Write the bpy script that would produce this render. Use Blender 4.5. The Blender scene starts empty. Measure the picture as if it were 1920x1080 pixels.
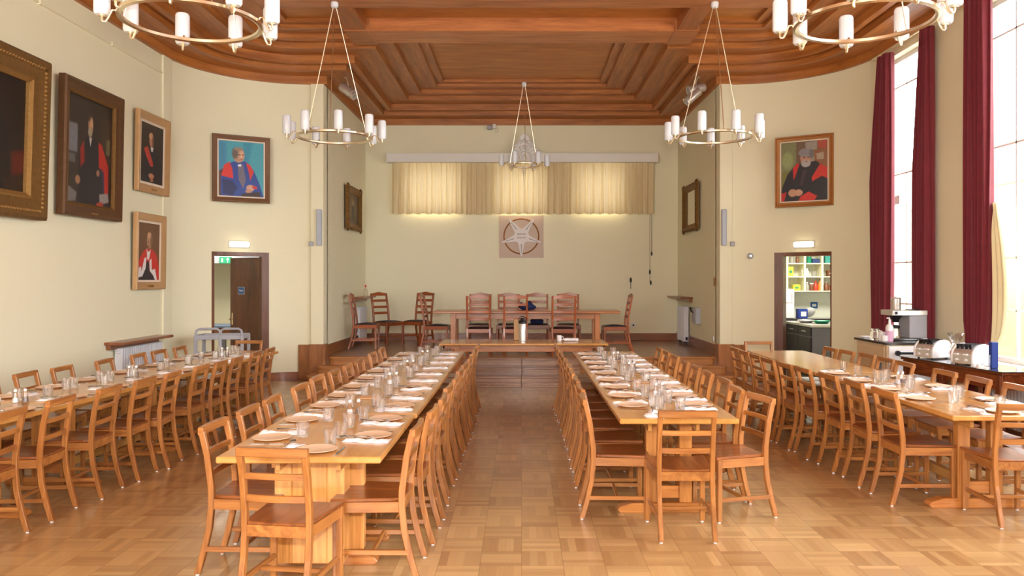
import bpy, bmesh, math, random
import numpy as np
from mathutils import Vector, Matrix

S = bpy.context.scene
COL = S.collection
PI = math.pi
random.seed(7)

# ------------------------------------------------------------------ camera, light, exposure
cam_d = bpy.data.cameras.new('camera')
cam = bpy.data.objects.new('camera', cam_d)
COL.objects.link(cam)
cam.location = (0, 0, 1.68)
cam.rotation_euler = (PI / 2, 0, 0)
cam_d.sensor_width = 36
cam_d.lens = 1490 / 1920 * 36
cam_d.shift_x = -18 / 1920
cam_d.shift_y = -17 / 1920
cam_d.clip_end = 200
S.camera = cam

S.view_settings.view_transform = 'Standard'
S.view_settings.look = 'None'
S.view_settings.gamma = 1
S.view_settings.exposure = 0.76
S.view_settings.use_curve_mapping = False

world = bpy.data.worlds.new('world')
S.world = world
world.use_nodes = True
wt = world.node_tree
bg = wt.nodes['Background']
bg.inputs[0].default_value = (0.93, 0.97, 1.0, 1)
bg.inputs[1].default_value = 6.7


def area(name, loc, rot, sx, sy, power, color=(1, 1, 1), portal=False):
    d = bpy.data.lights.new(name, 'AREA')
    d.shape = 'RECTANGLE'
    d.size = sx
    d.size_y = sy
    d.energy = power
    d.color = color
    if portal:
        d.cycles.is_portal = True
    o = bpy.data.objects.new(name, d)
    o.location = loc
    o.rotation_euler = rot
    COL.objects.link(o)
    return o


# windows of the right-hand wall: (y0, y1)
WINS = [(9.98, 11.52), (7.15, 9.22), (4.4, 6.47), (1.65, 3.72), (-1.1, 0.97)]
WZ0, WZ1 = 0.76, 4.78
# the photographer's flash, just above the lens
area('camera_flash', (0.05, -0.05, 1.98), (PI / 2 + 0.06, 0, 0), 0.09, 0.06, 95, (1.0, 0.97, 0.93))
# added fill light behind the camera, brightening the stage and right side
area('rear_fill_light', (-1.6, -3.3, 2.8), (PI / 2 - 0.02, 0, -0.26), 6.0, 2.6, 540, (0.98, 0.98, 0.95))
# lamps of the neighbouring rooms
area('kitchen_lamp', (5.4, 14.4, 2.55), (0, 0, 0), 1.2, 0.5, 45, (1.0, 0.97, 0.86))
area('corridor_lamp', (-5.4, 14.6, 2.5), (0, 0, 0), 0.8, 0.5, 32, (1.0, 0.93, 0.8))


# ------------------------------------------------------------------ materials
def lin(c):
    return c / 12.92 if c <= 0.04045 else ((c + 0.055) / 1.055) ** 2.4


def rgb(r, g, b):
    return (lin(r / 255), lin(g / 255), lin(b / 255), 1)


def newmat(name):
    m = bpy.data.materials.new(name)
    m.use_nodes = True
    return m, m.node_tree, m.node_tree.nodes['Principled BSDF']


def N(t, typ, **kw):
    n = t.nodes.new(typ)
    for k, v in kw.items():
        setattr(n, k, v)
    return n


def link(t, a, b):
    t.links.new(a, b)


def plain(name, col, rough=0.5, metal=0.0, noise=0.06, scale=6, bump=0.0, trans=0, ior=1.45, spec=0.5, coat=0, emit=0):
    """paint, plastic, metal, plaster: a colour with a slight procedural unevenness"""
    m, t, p = newmat(name)
    tc = N(t, 'ShaderNodeTexCoord')
    nz = N(t, 'ShaderNodeTexNoise')
    nz.inputs['Scale'].default_value = scale
    nz.inputs['Detail'].default_value = 4
    link(t, tc.outputs['Object'], nz.inputs['Vector'])
    mx = N(t, 'ShaderNodeMix', data_type='RGBA', blend_type='MIX')
    lo = [max(0, c * (1 - noise)) for c in col[:3]] + [1]
    hi = [min(1, c * (1 + noise)) for c in col[:3]] + [1]
    mx.inputs[6].default_value = lo
    mx.inputs[7].default_value = hi
    link(t, nz.outputs['Fac'], mx.inputs[0])
    link(t, mx.outputs[2], p.inputs['Base Color'])
    p.inputs['Roughness'].default_value = rough
    p.inputs['Metallic'].default_value = metal
    p.inputs['Transmission Weight'].default_value = trans
    p.inputs['IOR'].default_value = ior
    p.inputs['Specular IOR Level'].default_value = spec
    p.inputs['Coat Weight'].default_value = coat
    if emit:
        p.inputs['Emission Color'].default_value = col
        p.inputs['Emission Strength'].default_value = emit
    if bump:
        b = N(t, 'ShaderNodeBump')
        b.inputs['Strength'].default_value = bump
        b.inputs['Distance'].default_value = 0.01
        n2 = N(t, 'ShaderNodeTexNoise')
        n2.inputs['Scale'].default_value = scale * 8
        link(t, tc.outputs['Object'], n2.inputs['Vector'])
        link(t, n2.outputs['Fac'], b.inputs['Height'])
        link(t, b.outputs[0], p.inputs['Normal'])
    return m


def wood(name, c1, c2, axis='z', rough=0.32, coat=0.25, stretch=14, uv=False, vary=0.25, freq=1.0, dist=1.2):
    m, t, p = newmat(name)
    tc = N(t, 'ShaderNodeTexCoord')
    oi = N(t, 'ShaderNodeObjectInfo')
    src = tc.outputs['UV' if uv else 'Object']
    add = N(t, 'ShaderNodeVectorMath', operation='ADD')
    sc = N(t, 'ShaderNodeVectorMath', operation='SCALE')
    cmb = N(t, 'ShaderNodeCombineXYZ')
    for k in range(3):
        link(t, oi.outputs['Random'], cmb.inputs[k])
    link(t, cmb.outputs[0], sc.inputs[0])
    sc.inputs['Scale'].default_value = 17.0
    link(t, src, add.inputs[0])
    link(t, sc.outputs[0], add.inputs[1])
    mp = N(t, 'ShaderNodeMapping')
    s = [stretch * freq] * 3
    s['xyz'.index(axis)] = 0.9 * freq
    mp.inputs['Scale'].default_value = s
    link(t, add.outputs[0], mp.inputs[0])
    n1 = N(t, 'ShaderNodeTexNoise')
    n1.inputs['Scale'].default_value = 1.3
    n1.inputs['Detail'].default_value = 6
    n1.inputs['Distortion'].default_value = dist
    link(t, mp.outputs[0], n1.inputs['Vector'])
    n2 = N(t, 'ShaderNodeTexNoise')
    n2.inputs['Scale'].default_value = 7
    n2.inputs['Detail'].default_value = 3
    link(t, mp.outputs[0], n2.inputs['Vector'])
    ma = N(t, 'ShaderNodeMath', operation='MULTIPLY_ADD')
    ma.inputs[1].default_value = 0.35
    link(t, n2.outputs['Fac'], ma.inputs[0])
    link(t, n1.outputs['Fac'], ma.inputs[2])
    mr = N(t, 'ShaderNodeMapRange')
    mr.inputs['From Min'].default_value = 0.45
    mr.inputs['From Max'].default_value = 0.9
    link(t, ma.outputs[0], mr.inputs['Value'])
    mx = N(t, 'ShaderNodeMix', data_type='RGBA')
    mx.inputs[6].default_value = c1
    mx.inputs[7].default_value = c2
    link(t, mr.outputs[0], mx.inputs[0])
    hs = N(t, 'ShaderNodeHueSaturation')
    v = N(t, 'ShaderNodeMapRange')
    v.inputs['To Min'].default_value = 1 - vary / 2
    v.inputs['To Max'].default_value = 1 + vary / 2
    link(t, oi.outputs['Random'], v.inputs['Value'])
    link(t, v.outputs[0], hs.inputs['Value'])
    link(t, mx.outputs[2], hs.inputs['Color'])
    link(t, hs.outputs[0], p.inputs['Base Color'])
    p.inputs['Roughness'].default_value = rough
    p.inputs['Coat Weight'].default_value = coat
    p.inputs['Coat Roughness'].default_value = 0.15
    b = N(t, 'ShaderNodeBump')
    b.inputs['Strength'].default_value = 0.06
    b.inputs['Distance'].default_value = 0.004
    link(t, n2.outputs['Fac'], b.inputs['Height'])
    link(t, b.outputs[0], p.inputs['Normal'])
    return m


def parquet(name, c1, c2, cell=0.245, strips=5, rough=0.28):
    m, t, p = newmat(name)
    tc = N(t, 'ShaderNodeTexCoord')
    sep = N(t, 'ShaderNodeSeparateXYZ')
    link(t, tc.outputs['Object'], sep.inputs[0])

    def mth(op, a, b=None, c=None):
        n = N(t, 'ShaderNodeMath', operation=op)
        for k, v in enumerate((a, b, c)):
            if v is None:
                continue
            if isinstance(v, (int, float)):
                n.inputs[k].default_value = v
            else:
                link(t, v, n.inputs[k])
        return n.outputs[0]
    x = mth('DIVIDE', sep.outputs[0], cell)
    y = mth('DIVIDE', sep.outputs[1], cell)
    cx, cy = mth('FLOOR', x), mth('FLOOR', y)
    par = mth('FLOORED_MODULO', mth('ADD', cx, cy), 2.0)
    fx, fy = mth('SUBTRACT', x, cx), mth('SUBTRACT', y, cy)
    inv = mth('SUBTRACT', 1.0, par)
    across = mth('ADD', mth('MULTIPLY', fx, par), mth('MULTIPLY', fy, inv))
    along = mth('ADD', mth('MULTIPLY', fy, par), mth('MULTIPLY', fx, inv))
    st = mth('MULTIPLY', across, float(strips))
    si = mth('FLOOR', st)
    sf = mth('SUBTRACT', st, si)
    comb = N(t, 'ShaderNodeCombineXYZ')
    link(t, cx, comb.inputs[0]); link(t, cy, comb.inputs[1]); link(t, si, comb.inputs[2])
    wn = N(t, 'ShaderNodeTexWhiteNoise', noise_dimensions='3D')
    link(t, comb.outputs[0], wn.inputs['Vector'])
    comb2 = N(t, 'ShaderNodeCombineXYZ')
    link(t, cx, comb2.inputs[0]); link(t, cy, comb2.inputs[1])
    wn2 = N(t, 'ShaderNodeTexWhiteNoise', noise_dimensions='3D')
    link(t, comb2.outputs[0], wn2.inputs['Vector'])
    g = N(t, 'ShaderNodeCombineXYZ')
    link(t, mth('MULTIPLY', along, 0.9), g.inputs[0])
    link(t, mth('MULTIPLY', across, 22.0), g.inputs[1])
    link(t, mth('MULTIPLY', wn.outputs['Value'], 40.0), g.inputs[2])
    nz = N(t, 'ShaderNodeTexNoise')
    nz.inputs['Scale'].default_value = 1.6
    nz.inputs['Detail'].default_value = 5
    link(t, g.outputs[0], nz.inputs['Vector'])
    f = mth('ADD', mth('MULTIPLY', wn.outputs['Value'], 0.42), mth('MULTIPLY', wn2.outputs['Value'], 0.33))
    f = mth('ADD', f, mth('MULTIPLY', nz.outputs['Fac'], 0.3))
    mx = N(t, 'ShaderNodeMix', data_type='RGBA')
    mx.inputs[6].default_value = c1
    mx.inputs[7].default_value = c2
    link(t, f, mx.inputs[0])
    # fine joints between squares
    ex = mth('MINIMUM', mth('MINIMUM', fx, mth('SUBTRACT', 1.0, fx)), mth('MINIMUM', fy, mth('SUBTRACT', 1.0, fy)))
    jj = mth('LESS_THAN', ex, 0.008)
    j2 = mth('MULTIPLY', mth('LESS_THAN', mth('MINIMUM', sf, mth('SUBTRACT', 1.0, sf)), 0.02), 0.45)
    jn = mth('MAXIMUM', jj, j2)
    dk = N(t, 'ShaderNodeMix', data_type='RGBA', blend_type='MULTIPLY')
    link(t, mth('MULTIPLY', jn, 0.5), dk.inputs[0])
    link(t, mx.outputs[2], dk.inputs[6])
    dk.inputs[7].default_value = (0.3, 0.17, 0.08, 1)
    link(t, dk.outputs[2], p.inputs['Base Color'])
    p.inputs['Roughness'].default_value = rough
    p.inputs['Coat Weight'].default_value = 0.35
    p.inputs['Coat Roughness'].default_value = 0.14
    return m


M = {}
M['wall'] = plain('cream_wall_paint', rgb(234, 228, 198), 0.7, noise=0.02, scale=1.5, bump=0.05)
M['floor'] = parquet('parquet', rgb(152, 110, 66), rgb(212, 176, 122))
M['stage_floor'] = parquet('stage_parquet', rgb(122, 78, 44), rgb(168, 116, 70))
CH1, CH2 = rgb(136, 80, 36), rgb(184, 122, 62)
M['chair_z'] = wood('chair_wood_upright', CH1, CH2, 'z')
M['chair_x'] = wood('chair_wood_cross', CH1, CH2, 'x')
M['chair_y'] = wood('chair_wood_side', CH1, CH2, 'y')
M['seat'] = wood('chair_seat_wood', rgb(110, 58, 24), rgb(158, 92, 44), 'y', rough=0.35)
TB1, TB2 = rgb(188, 130, 64), rgb(204, 148, 80)
M['table_y'] = wood('table_top_wood', TB1, TB2, 'y', rough=0.24, coat=0.4, vary=0.1, stretch=10, freq=0.7)
M['table_z'] = wood('table_leg_wood', rgb(194, 128, 60), rgb(236, 172, 98), 'z', vary=0.1)
M['post_z'] = wood('table_post_wood', rgb(160, 98, 44), rgb(204, 138, 74), 'z', vary=0.1)
M['table_x'] = wood('table_foot_wood', rgb(168, 98, 44), rgb(206, 138, 72), 'x')
M['dais_x'] = wood('high_table_wood', rgb(150, 84, 42), rgb(192, 122, 66), 'x', rough=0.3, coat=0.3)
M['dais_z'] = wood('high_table_leg_wood', rgb(150, 84, 42), rgb(192, 122, 66), 'z')
M['oak_x'] = wood('oak_cross', rgb(128, 60, 24), rgb(168, 88, 40), 'x')
M['oak_y'] = wood('oak_side', rgb(128, 60, 24), rgb(168, 88, 40), 'y')
M['oak_z'] = wood('oak_upright', rgb(128, 60, 24), rgb(168, 88, 40), 'z')
CE1, CE2 = rgb(140, 80, 34), rgb(190, 120, 56)
M['ceil_uv'] = wood('ceiling_moulding_wood', CE1, CE2, 'x', uv=True, rough=0.42, coat=0.08, stretch=9, dist=.3)
M['ceil_x'] = wood('ceiling_panel_wood', rgb(178, 106, 42), rgb(214, 140, 60), 'x', rough=0.45, coat=0.05, stretch=5, freq=0.8)
M['beam_x'] = wood('ceiling_beam_wood', rgb(156, 90, 46), rgb(200, 128, 74), 'x', rough=0.42, coat=0.08, stretch=9, dist=.3)
M['beam_y'] = wood('ceiling_beam_wood_long', rgb(150, 86, 44), rgb(192, 120, 68), 'y', rough=0.42, coat=0.08, stretch=9, dist=.3)
M['skirt_x'] = wood('skirting_wood', rgb(112, 60, 30), rgb(158, 94, 52), 'x')
M['skirt_y'] = wood('skirting_wood_long', rgb(112, 60, 30), rgb(158, 94, 52), 'y')
M['step_x'] = wood('step_wood', rgb(148, 92, 46), rgb(190, 130, 74), 'x')
M['step_dark'] = wood('centre_step_wood', rgb(132, 92, 70), rgb(176, 134, 106), 'x')
M['plinth'] = wood('plinth_wood', rgb(130, 80, 44), rgb(170, 112, 66), 'z', stretch=6)
M['door_z'] = wood('door_wood', rgb(70, 32, 14), rgb(108, 56, 26), 'z', rough=0.4, stretch=6)
M['door_x'] = wood('door_frame_wood', rgb(88, 46, 24), rgb(124, 70, 38), 'z', rough=0.4)
M['sideboard'] = wood('sideboard_wood', rgb(84, 38, 18), rgb(132, 66, 32), 'y', rough=0.25, coat=0.4)
M['sideboard_z'] = wood('sideboard_leg_wood', rgb(84, 38, 18), rgb(132, 66, 32), 'z', rough=0.3)
M['brass'] = plain('pale_brass', rgb(238, 226, 198), 0.3, 1.0, noise=0.04)
M['steel'] = plain('brushed_steel', rgb(222, 218, 214), 0.32, 0.75, noise=0.04)
M['darksteel'] = plain('cutlery_steel', rgb(150, 146, 142), 0.2, 1.0)
M['opal'] = plain('opal_glass_shade', rgb(228, 234, 242), 0.3, noise=0.01, coat=0.3)
M['white'] = plain('white_paint', rgb(232, 230, 226), 0.45, noise=0.02)
M['whiteg'] = plain('white_gloss_plastic', rgb(236, 234, 236), 0.22, noise=0.02, coat=0.4)
M['cloth'] = plain('white_napkin_paper', rgb(240, 238, 240), 0.8, noise=0.02, bump=0.3, scale=20)
M['plate'] = plain('beige_plate', rgb(220, 190, 160), 0.4, noise=0.03)
M['mat'] = plain('square_mat', rgb(206, 164, 122), 0.6)
M['black'] = plain('black_plastic', rgb(26, 24, 28), 0.4)
M['leather'] = plain('black_seat_leather', rgb(30, 24, 34), 0.45, noise=0.2, bump=0.1)
M['grey'] = plain('grey_plastic', rgb(168, 168, 176), 0.5)
M['bluegrey'] = plain('speaker_grille', rgb(178, 184, 196), 0.6)
M['radiator'] = plain('radiator_enamel', rgb(214, 214, 220), 0.4)
M['curtain'] = plain('burgundy_velvet', rgb(112, 18, 34), 0.75, noise=0.18, scale=14)
M['curtain'].node_tree.nodes['Principled BSDF'].inputs['Sheen Weight'].default_value = 0.5
M['gold'] = plain('gilt_frame', rgb(126, 92, 48), 0.45, 0.6, noise=0.35, scale=24, bump=0.6)
M['gold2'] = plain('gilt_moulding', rgb(160, 122, 68), 0.4, 0.6, noise=0.3, scale=30, bump=0.5)
M['bronze'] = plain('bronzed_frame', rgb(100, 68, 42), 0.45, 0.35, noise=0.25, scale=20, bump=0.4)
M['walnut'] = plain('walnut_frame', rgb(116, 80, 52), 0.45, 0.1, noise=0.2, scale=14, bump=0.2)
M['tan'] = plain('tan_frame', rgb(190, 150, 104), 0.5, 0.15, noise=0.12, scale=14, bump=0.2)
M['orangeframe'] = plain('amber_frame', rgb(164, 104, 46), 0.42, 0.2, noise=0.2, scale=14, bump=0.2)
M['slip'] = plain('frame_slip', rgb(224, 208, 190), 0.6)
M['board'] = plain('pinkish_board', rgb(206, 184, 168), 0.7, noise=0.03)
M['star'] = plain('white_star_paint', rgb(232, 226, 224), 0.6, noise=0.03)
M['ink'] = plain('dark_lettering', rgb(120, 100, 92), 0.6)
M['ring'] = plain('ochre_ring', rgb(158, 98, 34), 0.45, 0.3)
M['mirror'] = plain('mirror_glass', rgb(214, 206, 190), 0.05, 1.0, noise=0.01)
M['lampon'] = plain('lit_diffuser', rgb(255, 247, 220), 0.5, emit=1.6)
M['green'] = plain('green_sign', rgb(24, 120, 84), 0.5)
M['blue'] = plain('blue_sign', rgb(44, 92, 150), 0.5)
M['navy'] = plain('navy_cloth', rgb(34, 44, 92), 0.8, noise=0.15)
M['bluecard'] = plain('blue_carton', rgb(36, 60, 140), 0.5)
M['cream'] = plain('cream_laminate', rgb(214, 188, 152), 0.5)
M['creamlight'] = plain('cream_shelf_paint', rgb(236, 230, 196), 0.5)
M['tile'] = plain('kitchen_wall_paint', rgb(222, 222, 206), 0.4)
M['kfloor'] = plain('kitchen_lino', rgb(120, 112, 100), 0.5)
M['darkcab'] = plain('dark_cabinet', rgb(48, 40, 44), 0.45)
M['greycab'] = plain('grey_cabinet', rgb(112, 114, 122), 0.5)
M['slate'] = plain('dark_worktop', rgb(64, 60, 60), 0.15, coat=0.6)
M['pinkliq'] = plain('pink_liquid_bottle', rgb(226, 178, 208), 0.25, coat=0.3)
M['lining'] = plain('cream_lining', rgb(236, 224, 182), 0.8)
M['bread'] = plain('bread_crust', rgb(206, 140, 84), 0.8, noise=0.2)
M['carpet'] = plain('corridor_floor', rgb(130, 104, 84), 0.8)
M['bluetop'] = plain('blue_table_top', rgb(112, 130, 156), 0.5)
for nm, c in dict(k_red=(206, 60, 40), k_orange=(222, 128, 50), k_green=(40, 140, 104), k_teal=(70, 160, 150), k_yellow=(216, 204, 70), k_brown=(120, 74, 48), k_grey=(150, 146, 136), k_navy=(50, 66, 110), k_white=(226, 222, 214), k_amber=(236, 196, 60)).items():
    M[nm] = plain('grocery_' + nm[2:], rgb(*c), 0.4)


def glassmat(name, tint=(1, 1, 1, 1), rough=0.02):
    m = bpy.data.materials.new(name)
    m.use_nodes = True
    t = m.node_tree
    t.nodes.remove(t.nodes['Principled BSDF'])
    out = t.nodes['Material Output']
    gl = N(t, 'ShaderNodeBsdfGlass')
    gl.inputs['Color'].default_value = tint
    gl.inputs['Roughness'].default_value = rough
    gl.inputs['IOR'].default_value = 1.48
    tr = N(t, 'ShaderNodeBsdfTransparent')
    mx = N(t, 'ShaderNodeMixShader')
    mx.inputs[0].default_value = 0.68
    link(t, tr.outputs[0], mx.inputs[1]); link(t, gl.outputs[0], mx.inputs[2])
    link(t, mx.outputs[0], out.inputs[0])
    return m


M['glass'] = glassmat('clear_tumbler_glass')


def panemat():
    m = bpy.data.materials.new('window_glass')
    m.use_nodes = True
    t = m.node_tree
    t.nodes.remove(t.nodes['Principled BSDF'])
    out = t.nodes['Material Output']
    tr = N(t, 'ShaderNodeBsdfTransparent')
    gs = N(t, 'ShaderNodeBsdfGlossy')
    gs.inputs['Roughness'].default_value = 0.02
    fr = N(t, 'ShaderNodeFresnel')
    mx = N(t, 'ShaderNodeMixShader')
    ge = N(t, 'ShaderNodeNewGeometry')
    iv = N(t, 'ShaderNodeMath', operation='SUBTRACT')
    iv.inputs[0].default_value = 1
    link(t, ge.outputs['Backfacing'], iv.inputs[1])
    mu = N(t, 'ShaderNodeMath', operation='MULTIPLY')
    link(t, iv.outputs[0], mu.inputs[0]); link(t, fr.outputs[0], mu.inputs[1])
    link(t, mu.outputs[0], mx.inputs[0])
    link(t, tr.outputs[0], mx.inputs[1]); link(t, gs.outputs[0], mx.inputs[2])
    link(t, mx.outputs[0], out.inputs[0])
    return m


M['pane'] = panemat()


def sheer(name, col, tr_w):
    m = bpy.data.materials.new(name)
    m.use_nodes = True
    t = m.node_tree
    t.nodes.remove(t.nodes['Principled BSDF'])
    out = t.nodes['Material Output']
    df = N(t, 'ShaderNodeBsdfDiffuse'); df.inputs[0].default_value = col
    tl = N(t, 'ShaderNodeBsdfTranslucent'); tl.inputs[0].default_value = col
    tc = N(t, 'ShaderNodeTexCoord')
    wv = N(t, 'ShaderNodeTexNoise'); wv.inputs['Scale'].default_value = 90
    link(t, tc.outputs['Object'], wv.inputs['Vector'])
    bp = N(t, 'ShaderNodeBump'); bp.inputs['Strength'].default_value = 0.1
    link(t, wv.outputs['Fac'], bp.inputs['Height']); link(t, bp.outputs[0], df.inputs['Normal'])
    mx = N(t, 'ShaderNodeMixShader'); mx.inputs[0].default_value = tr_w
    link(t, df.outputs[0], mx.inputs[1]); link(t, tl.outputs[0], mx.inputs[2])
    link(t, mx.outputs[0], out.inputs[0])
    return m


M['net'] = sheer('cream_net_curtain', rgb(228, 210, 170), 0.09)
M['plasticbag'] = glassmat('clear_cellophane', rough=0.1)
M['plasticbag'].node_tree.nodes['Mix Shader'].inputs[0].default_value = 0.35


def brickmat():
    m, t, p = newmat('pale_brick')
    tc = N(t, 'ShaderNodeTexCoord')
    mp = N(t, 'ShaderNodeMapping')
    mp.inputs['Rotation'].default_value = (PI / 2, 0, PI / 2)
    link(t, tc.outputs['Object'], mp.inputs[0])
    b = N(t, 'ShaderNodeTexBrick')
    b.inputs['Color1'].default_value = rgb(190, 150, 112)
    b.inputs['Color2'].default_value = rgb(168, 122, 88)
    b.inputs['Mortar'].default_value = rgb(200, 186, 164)
    b.inputs['Scale'].default_value = 4
    link(t, mp.outputs[0], b.inputs['Vector'])
    link(t, b.outputs['Color'], p.inputs['Base Color'])
    p.inputs['Roughness'].default_value = 0.9
    return m


M['brick'] = brickmat()
M['ground'] = plain('courtyard_paving', rgb(170, 166, 156), 0.9, noise=0.1)


# ------------------------------------------------------------------ mesh helpers
def B():
    return bmesh.new()


def box(bm, x0, x1, y0, y1, z0, z1, mt=None):
    vs = [bm.verts.new((x, y, z)) for x in (x0, x1) for y in (y0, y1) for z in (z0, z1)]
    if mt is not None:
        for v in vs:
            v.co = mt @ v.co
    f = [(0, 1, 3, 2), (4, 6, 7, 5), (0, 4, 5, 1), (2, 3, 7, 6), (0, 2, 6, 4), (1, 5, 7, 3)]
    for q in f:
        bm.faces.new([vs[i] for i in q])
    return vs


def loft(bm, secs, closed=False, cap=True):
    """join rings of equal point counts"""
    rings = [[bm.verts.new(p) for p in s] for s in secs]
    n = len(rings[0])
    m = len(rings)
    for i in range(m if closed else m - 1):
        a, b = rings[i], rings[(i + 1) % m]
        for k in range(n):
            bm.faces.new((a[k], a[(k + 1) % n], b[(k + 1) % n], b[k]))
    if cap and not closed:
        bm.faces.new(list(reversed(rings[0])))
        bm.faces.new(rings[-1])


def post(bm, pts, w, t):
    """upright stick through points, horizontal w x t sections"""
    loft(bm, [[(x - w / 2, y - t / 2, z), (x + w / 2, y - t / 2, z), (x + w / 2, y + t / 2, z), (x - w / 2, y + t / 2, z)] for x, y, z in pts])


def rail(bm, pts, t, h):
    """horizontal rail along x, sections t (y) by h (z)"""
    loft(bm, [[(x, y - t / 2, z - h / 2), (x, y + t / 2, z - h / 2), (x, y + t / 2, z + h / 2), (x, y - t / 2, z + h / 2)] for x, y, z in pts])


def tube(bm, pts, r, n=8, closed=False):
    pts = [Vector(p) for p in pts]
    m = len(pts)
    rs = r if isinstance(r, (list, tuple)) else [r] * m
    secs = []
    up = None
    for i, p in enumerate(pts):
        if closed:
            d = pts[(i + 1) % m] - pts[i - 1]
        else:
            d = pts[min(i + 1, m - 1)] - pts[max(i - 1, 0)]
        d.normalize()
        if up is None:
            up = Vector((0, 0, 1)) if abs(d.z) < 0.9 else Vector((1, 0, 0))
        u = up - d * up.dot(d)
        if u.length < 1e-5:
            u = Vector((0, 1, 0)) - d * d.y
        u.normalize()
        w = d.cross(u)
        up = u
        secs.append([p + (u * math.cos(2 * PI * k / n) + w * math.sin(2 * PI * k / n)) * rs[i] for k in range(n)])
    loft(bm, secs, closed=closed)


def lathe(bm, prof, n=20, c=(0, 0, 0), mt=None):
    rings = []
    for r, z in prof:
        if r < 1e-6:
            v = bm.verts.new((c[0], c[1], c[2] + z))
            rings.append([v])
        else:
            rings.append([bm.verts.new((c[0] + r * math.cos(2 * PI * k / n), c[1] + r * math.sin(2 * PI * k / n), c[2] + z)) for k in range(n)])
    if mt is not None:
        for rg in rings:
            for v in rg:
                v.co = mt @ v.co
    for a, b in zip(rings, rings[1:]):
        if len(a) == 1 and len(b) == 1:
            continue
        for k in range(n):
            k2 = (k + 1) % n
            if len(a) == 1:
                bm.faces.new((a[0], b[k2], b[k]))
            elif len(b) == 1:
                bm.faces.new((a[k], a[k2], b[0]))
            else:
                bm.faces.new((a[k], a[k2], b[k2], b[k]))
    if len(rings[0]) > 1:
        bm.faces.new(list(reversed(rings[0])))
    if len(rings[-1]) > 1:
        bm.faces.new(rings[-1])


def prism(bm, poly, f0, f1):
    """poly points through two mapping functions: an extruded outline"""
    a = [bm.verts.new(f0(*p)) for p in poly]
    b = [bm.verts.new(f1(*p)) for p in poly]
    n = len(poly)
    bm.faces.new(list(reversed(a)))
    bm.faces.new(b)
    for k in range(n):
        bm.faces.new((a[k], a[(k + 1) % n], b[(k + 1) % n], b[k]))


def link_mesh(name, bm, mat, parent=None, smooth=False, bevel=0.0, mt=None):
    if bevel:
        bmesh.ops.recalc_face_normals(bm, faces=bm.faces)
        es = [e for e in bm.edges if len(e.link_faces) == 2 and e.calc_face_angle(0) > 0.5]
        bmesh.ops.bevel(bm, geom=es, offset=bevel, segments=1, affect='EDGES', clamp_overlap=True)
    bmesh.ops.recalc_face_normals(bm, faces=bm.faces)
    me = bpy.data.meshes.new(name)
    bm.to_mesh(me)
    bm.free()
    if smooth:
        me.polygons.foreach_set('use_smooth', [True] * len(me.polygons))
        if smooth != 'all':
            me.set_sharp_from_angle(angle=0.7)
    me.materials.append(mat)
    o = bpy.data.objects.new(name, me)
    COL.objects.link(o)
    if parent is not None:
        o.parent = parent
    if mt is not None:
        o.matrix_local = mt
    return o


obj = link_mesh


def struct(name, bm, mat, parent=None, **kw):
    o = link_mesh(name, bm, mat, parent, **kw)
    if parent is None:
        o['kind'] = 'structure'
    return o


def tag(o, label, cat, group=None):
    o['label'] = label
    o['category'] = cat
    if group:
        o['group'] = group
    return o


def thing(name, label, cat, loc=(0, 0, 0), rz=0.0, group=None):
    o = bpy.data.objects.new(name, None)
    o.empty_display_size = 0.1
    COL.objects.link(o)
    o.location = loc
    o.rotation_euler = (0, 0, rz)
    return tag(o, label, cat, group)


KIDS = {}


def copy_tree(o, loc=None, rz=None, label=None, group=None, parent=None):
    c = o.copy()
    COL.objects.link(c)
    if parent is not None:
        c.parent = parent
    if loc is not None:
        c.location = loc
    if rz is not None:
        c.rotation_euler = (0, 0, rz)
    if label:
        c['label'] = label
    if group:
        c['group'] = group
    if o.name not in KIDS:
        KIDS[o.name] = list(o.children)
    for ch in KIDS[o.name]:
        copy_tree(ch, parent=c)
    return c


def once(proto):
    """first call moves the prototype itself, later calls copy it"""
    used = []

    def place(loc, rz, label, group=None):
        if used:
            return copy_tree(proto, loc, rz, label, group)
        used.append(1)
        KIDS[proto.name] = list(proto.children)
        proto.location = loc
        proto.rotation_euler = (0, 0, rz)
        proto['label'] = label
        if group:
            proto['group'] = group
        return proto
    return place


ORD = 'first second third fourth fifth sixth seventh eighth ninth tenth eleventh twelfth thirteenth'.split()
# ------------------------------------------------------------------ the hall shell
HW, R, YS, YB, SX = 5.18, 1.75, 13.2, 16.7, 3.28     # half width, corner radius, front of stage opening, back wall, stage half width
CX, CY = HW - R, YS - R
CZ = 4.905
YR = -3.5

bm = B(); box(bm, -HW - .2, HW + .2, YR - .2, YS + .4, -0.1, 0)
box(bm, -SX, SX, YS + .4, YB, -0.1, 0)
struct('floor', bm, M['floor'])

bm = B(); box(bm, -HW - .25, -HW, YR, CY, 0, 5.3)
struct('wall_left', bm, M['wall'])
bm = B(); box(bm, -HW, HW, YR - .25, YR, 0, 5.3)
struct('wall_rear', bm, M['wall'])

# right-hand wall with its five tall windows
bm = B()
ys = [CY] + [v for a, b in WINS for v in (b, a)] + [YR]
ys[1] = min(ys[1], CY)
WX0, WX1 = HW, HW + .3
for k in range(1, len(WINS)):
    box(bm, WX0, WX1, WINS[k][1], WINS[k - 1][0], 0, 5.3)
box(bm, WX0, WX1, YR, WINS[-1][0], 0, 5.3)
for a, b in WINS:
    box(bm, WX0, WX1, a, min(b, CY), 0, WZ0)
    box(bm, WX0, WX1, a, min(b, CY), WZ1, 5.3)
struct('wall_right', bm, M['wall'])


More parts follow.
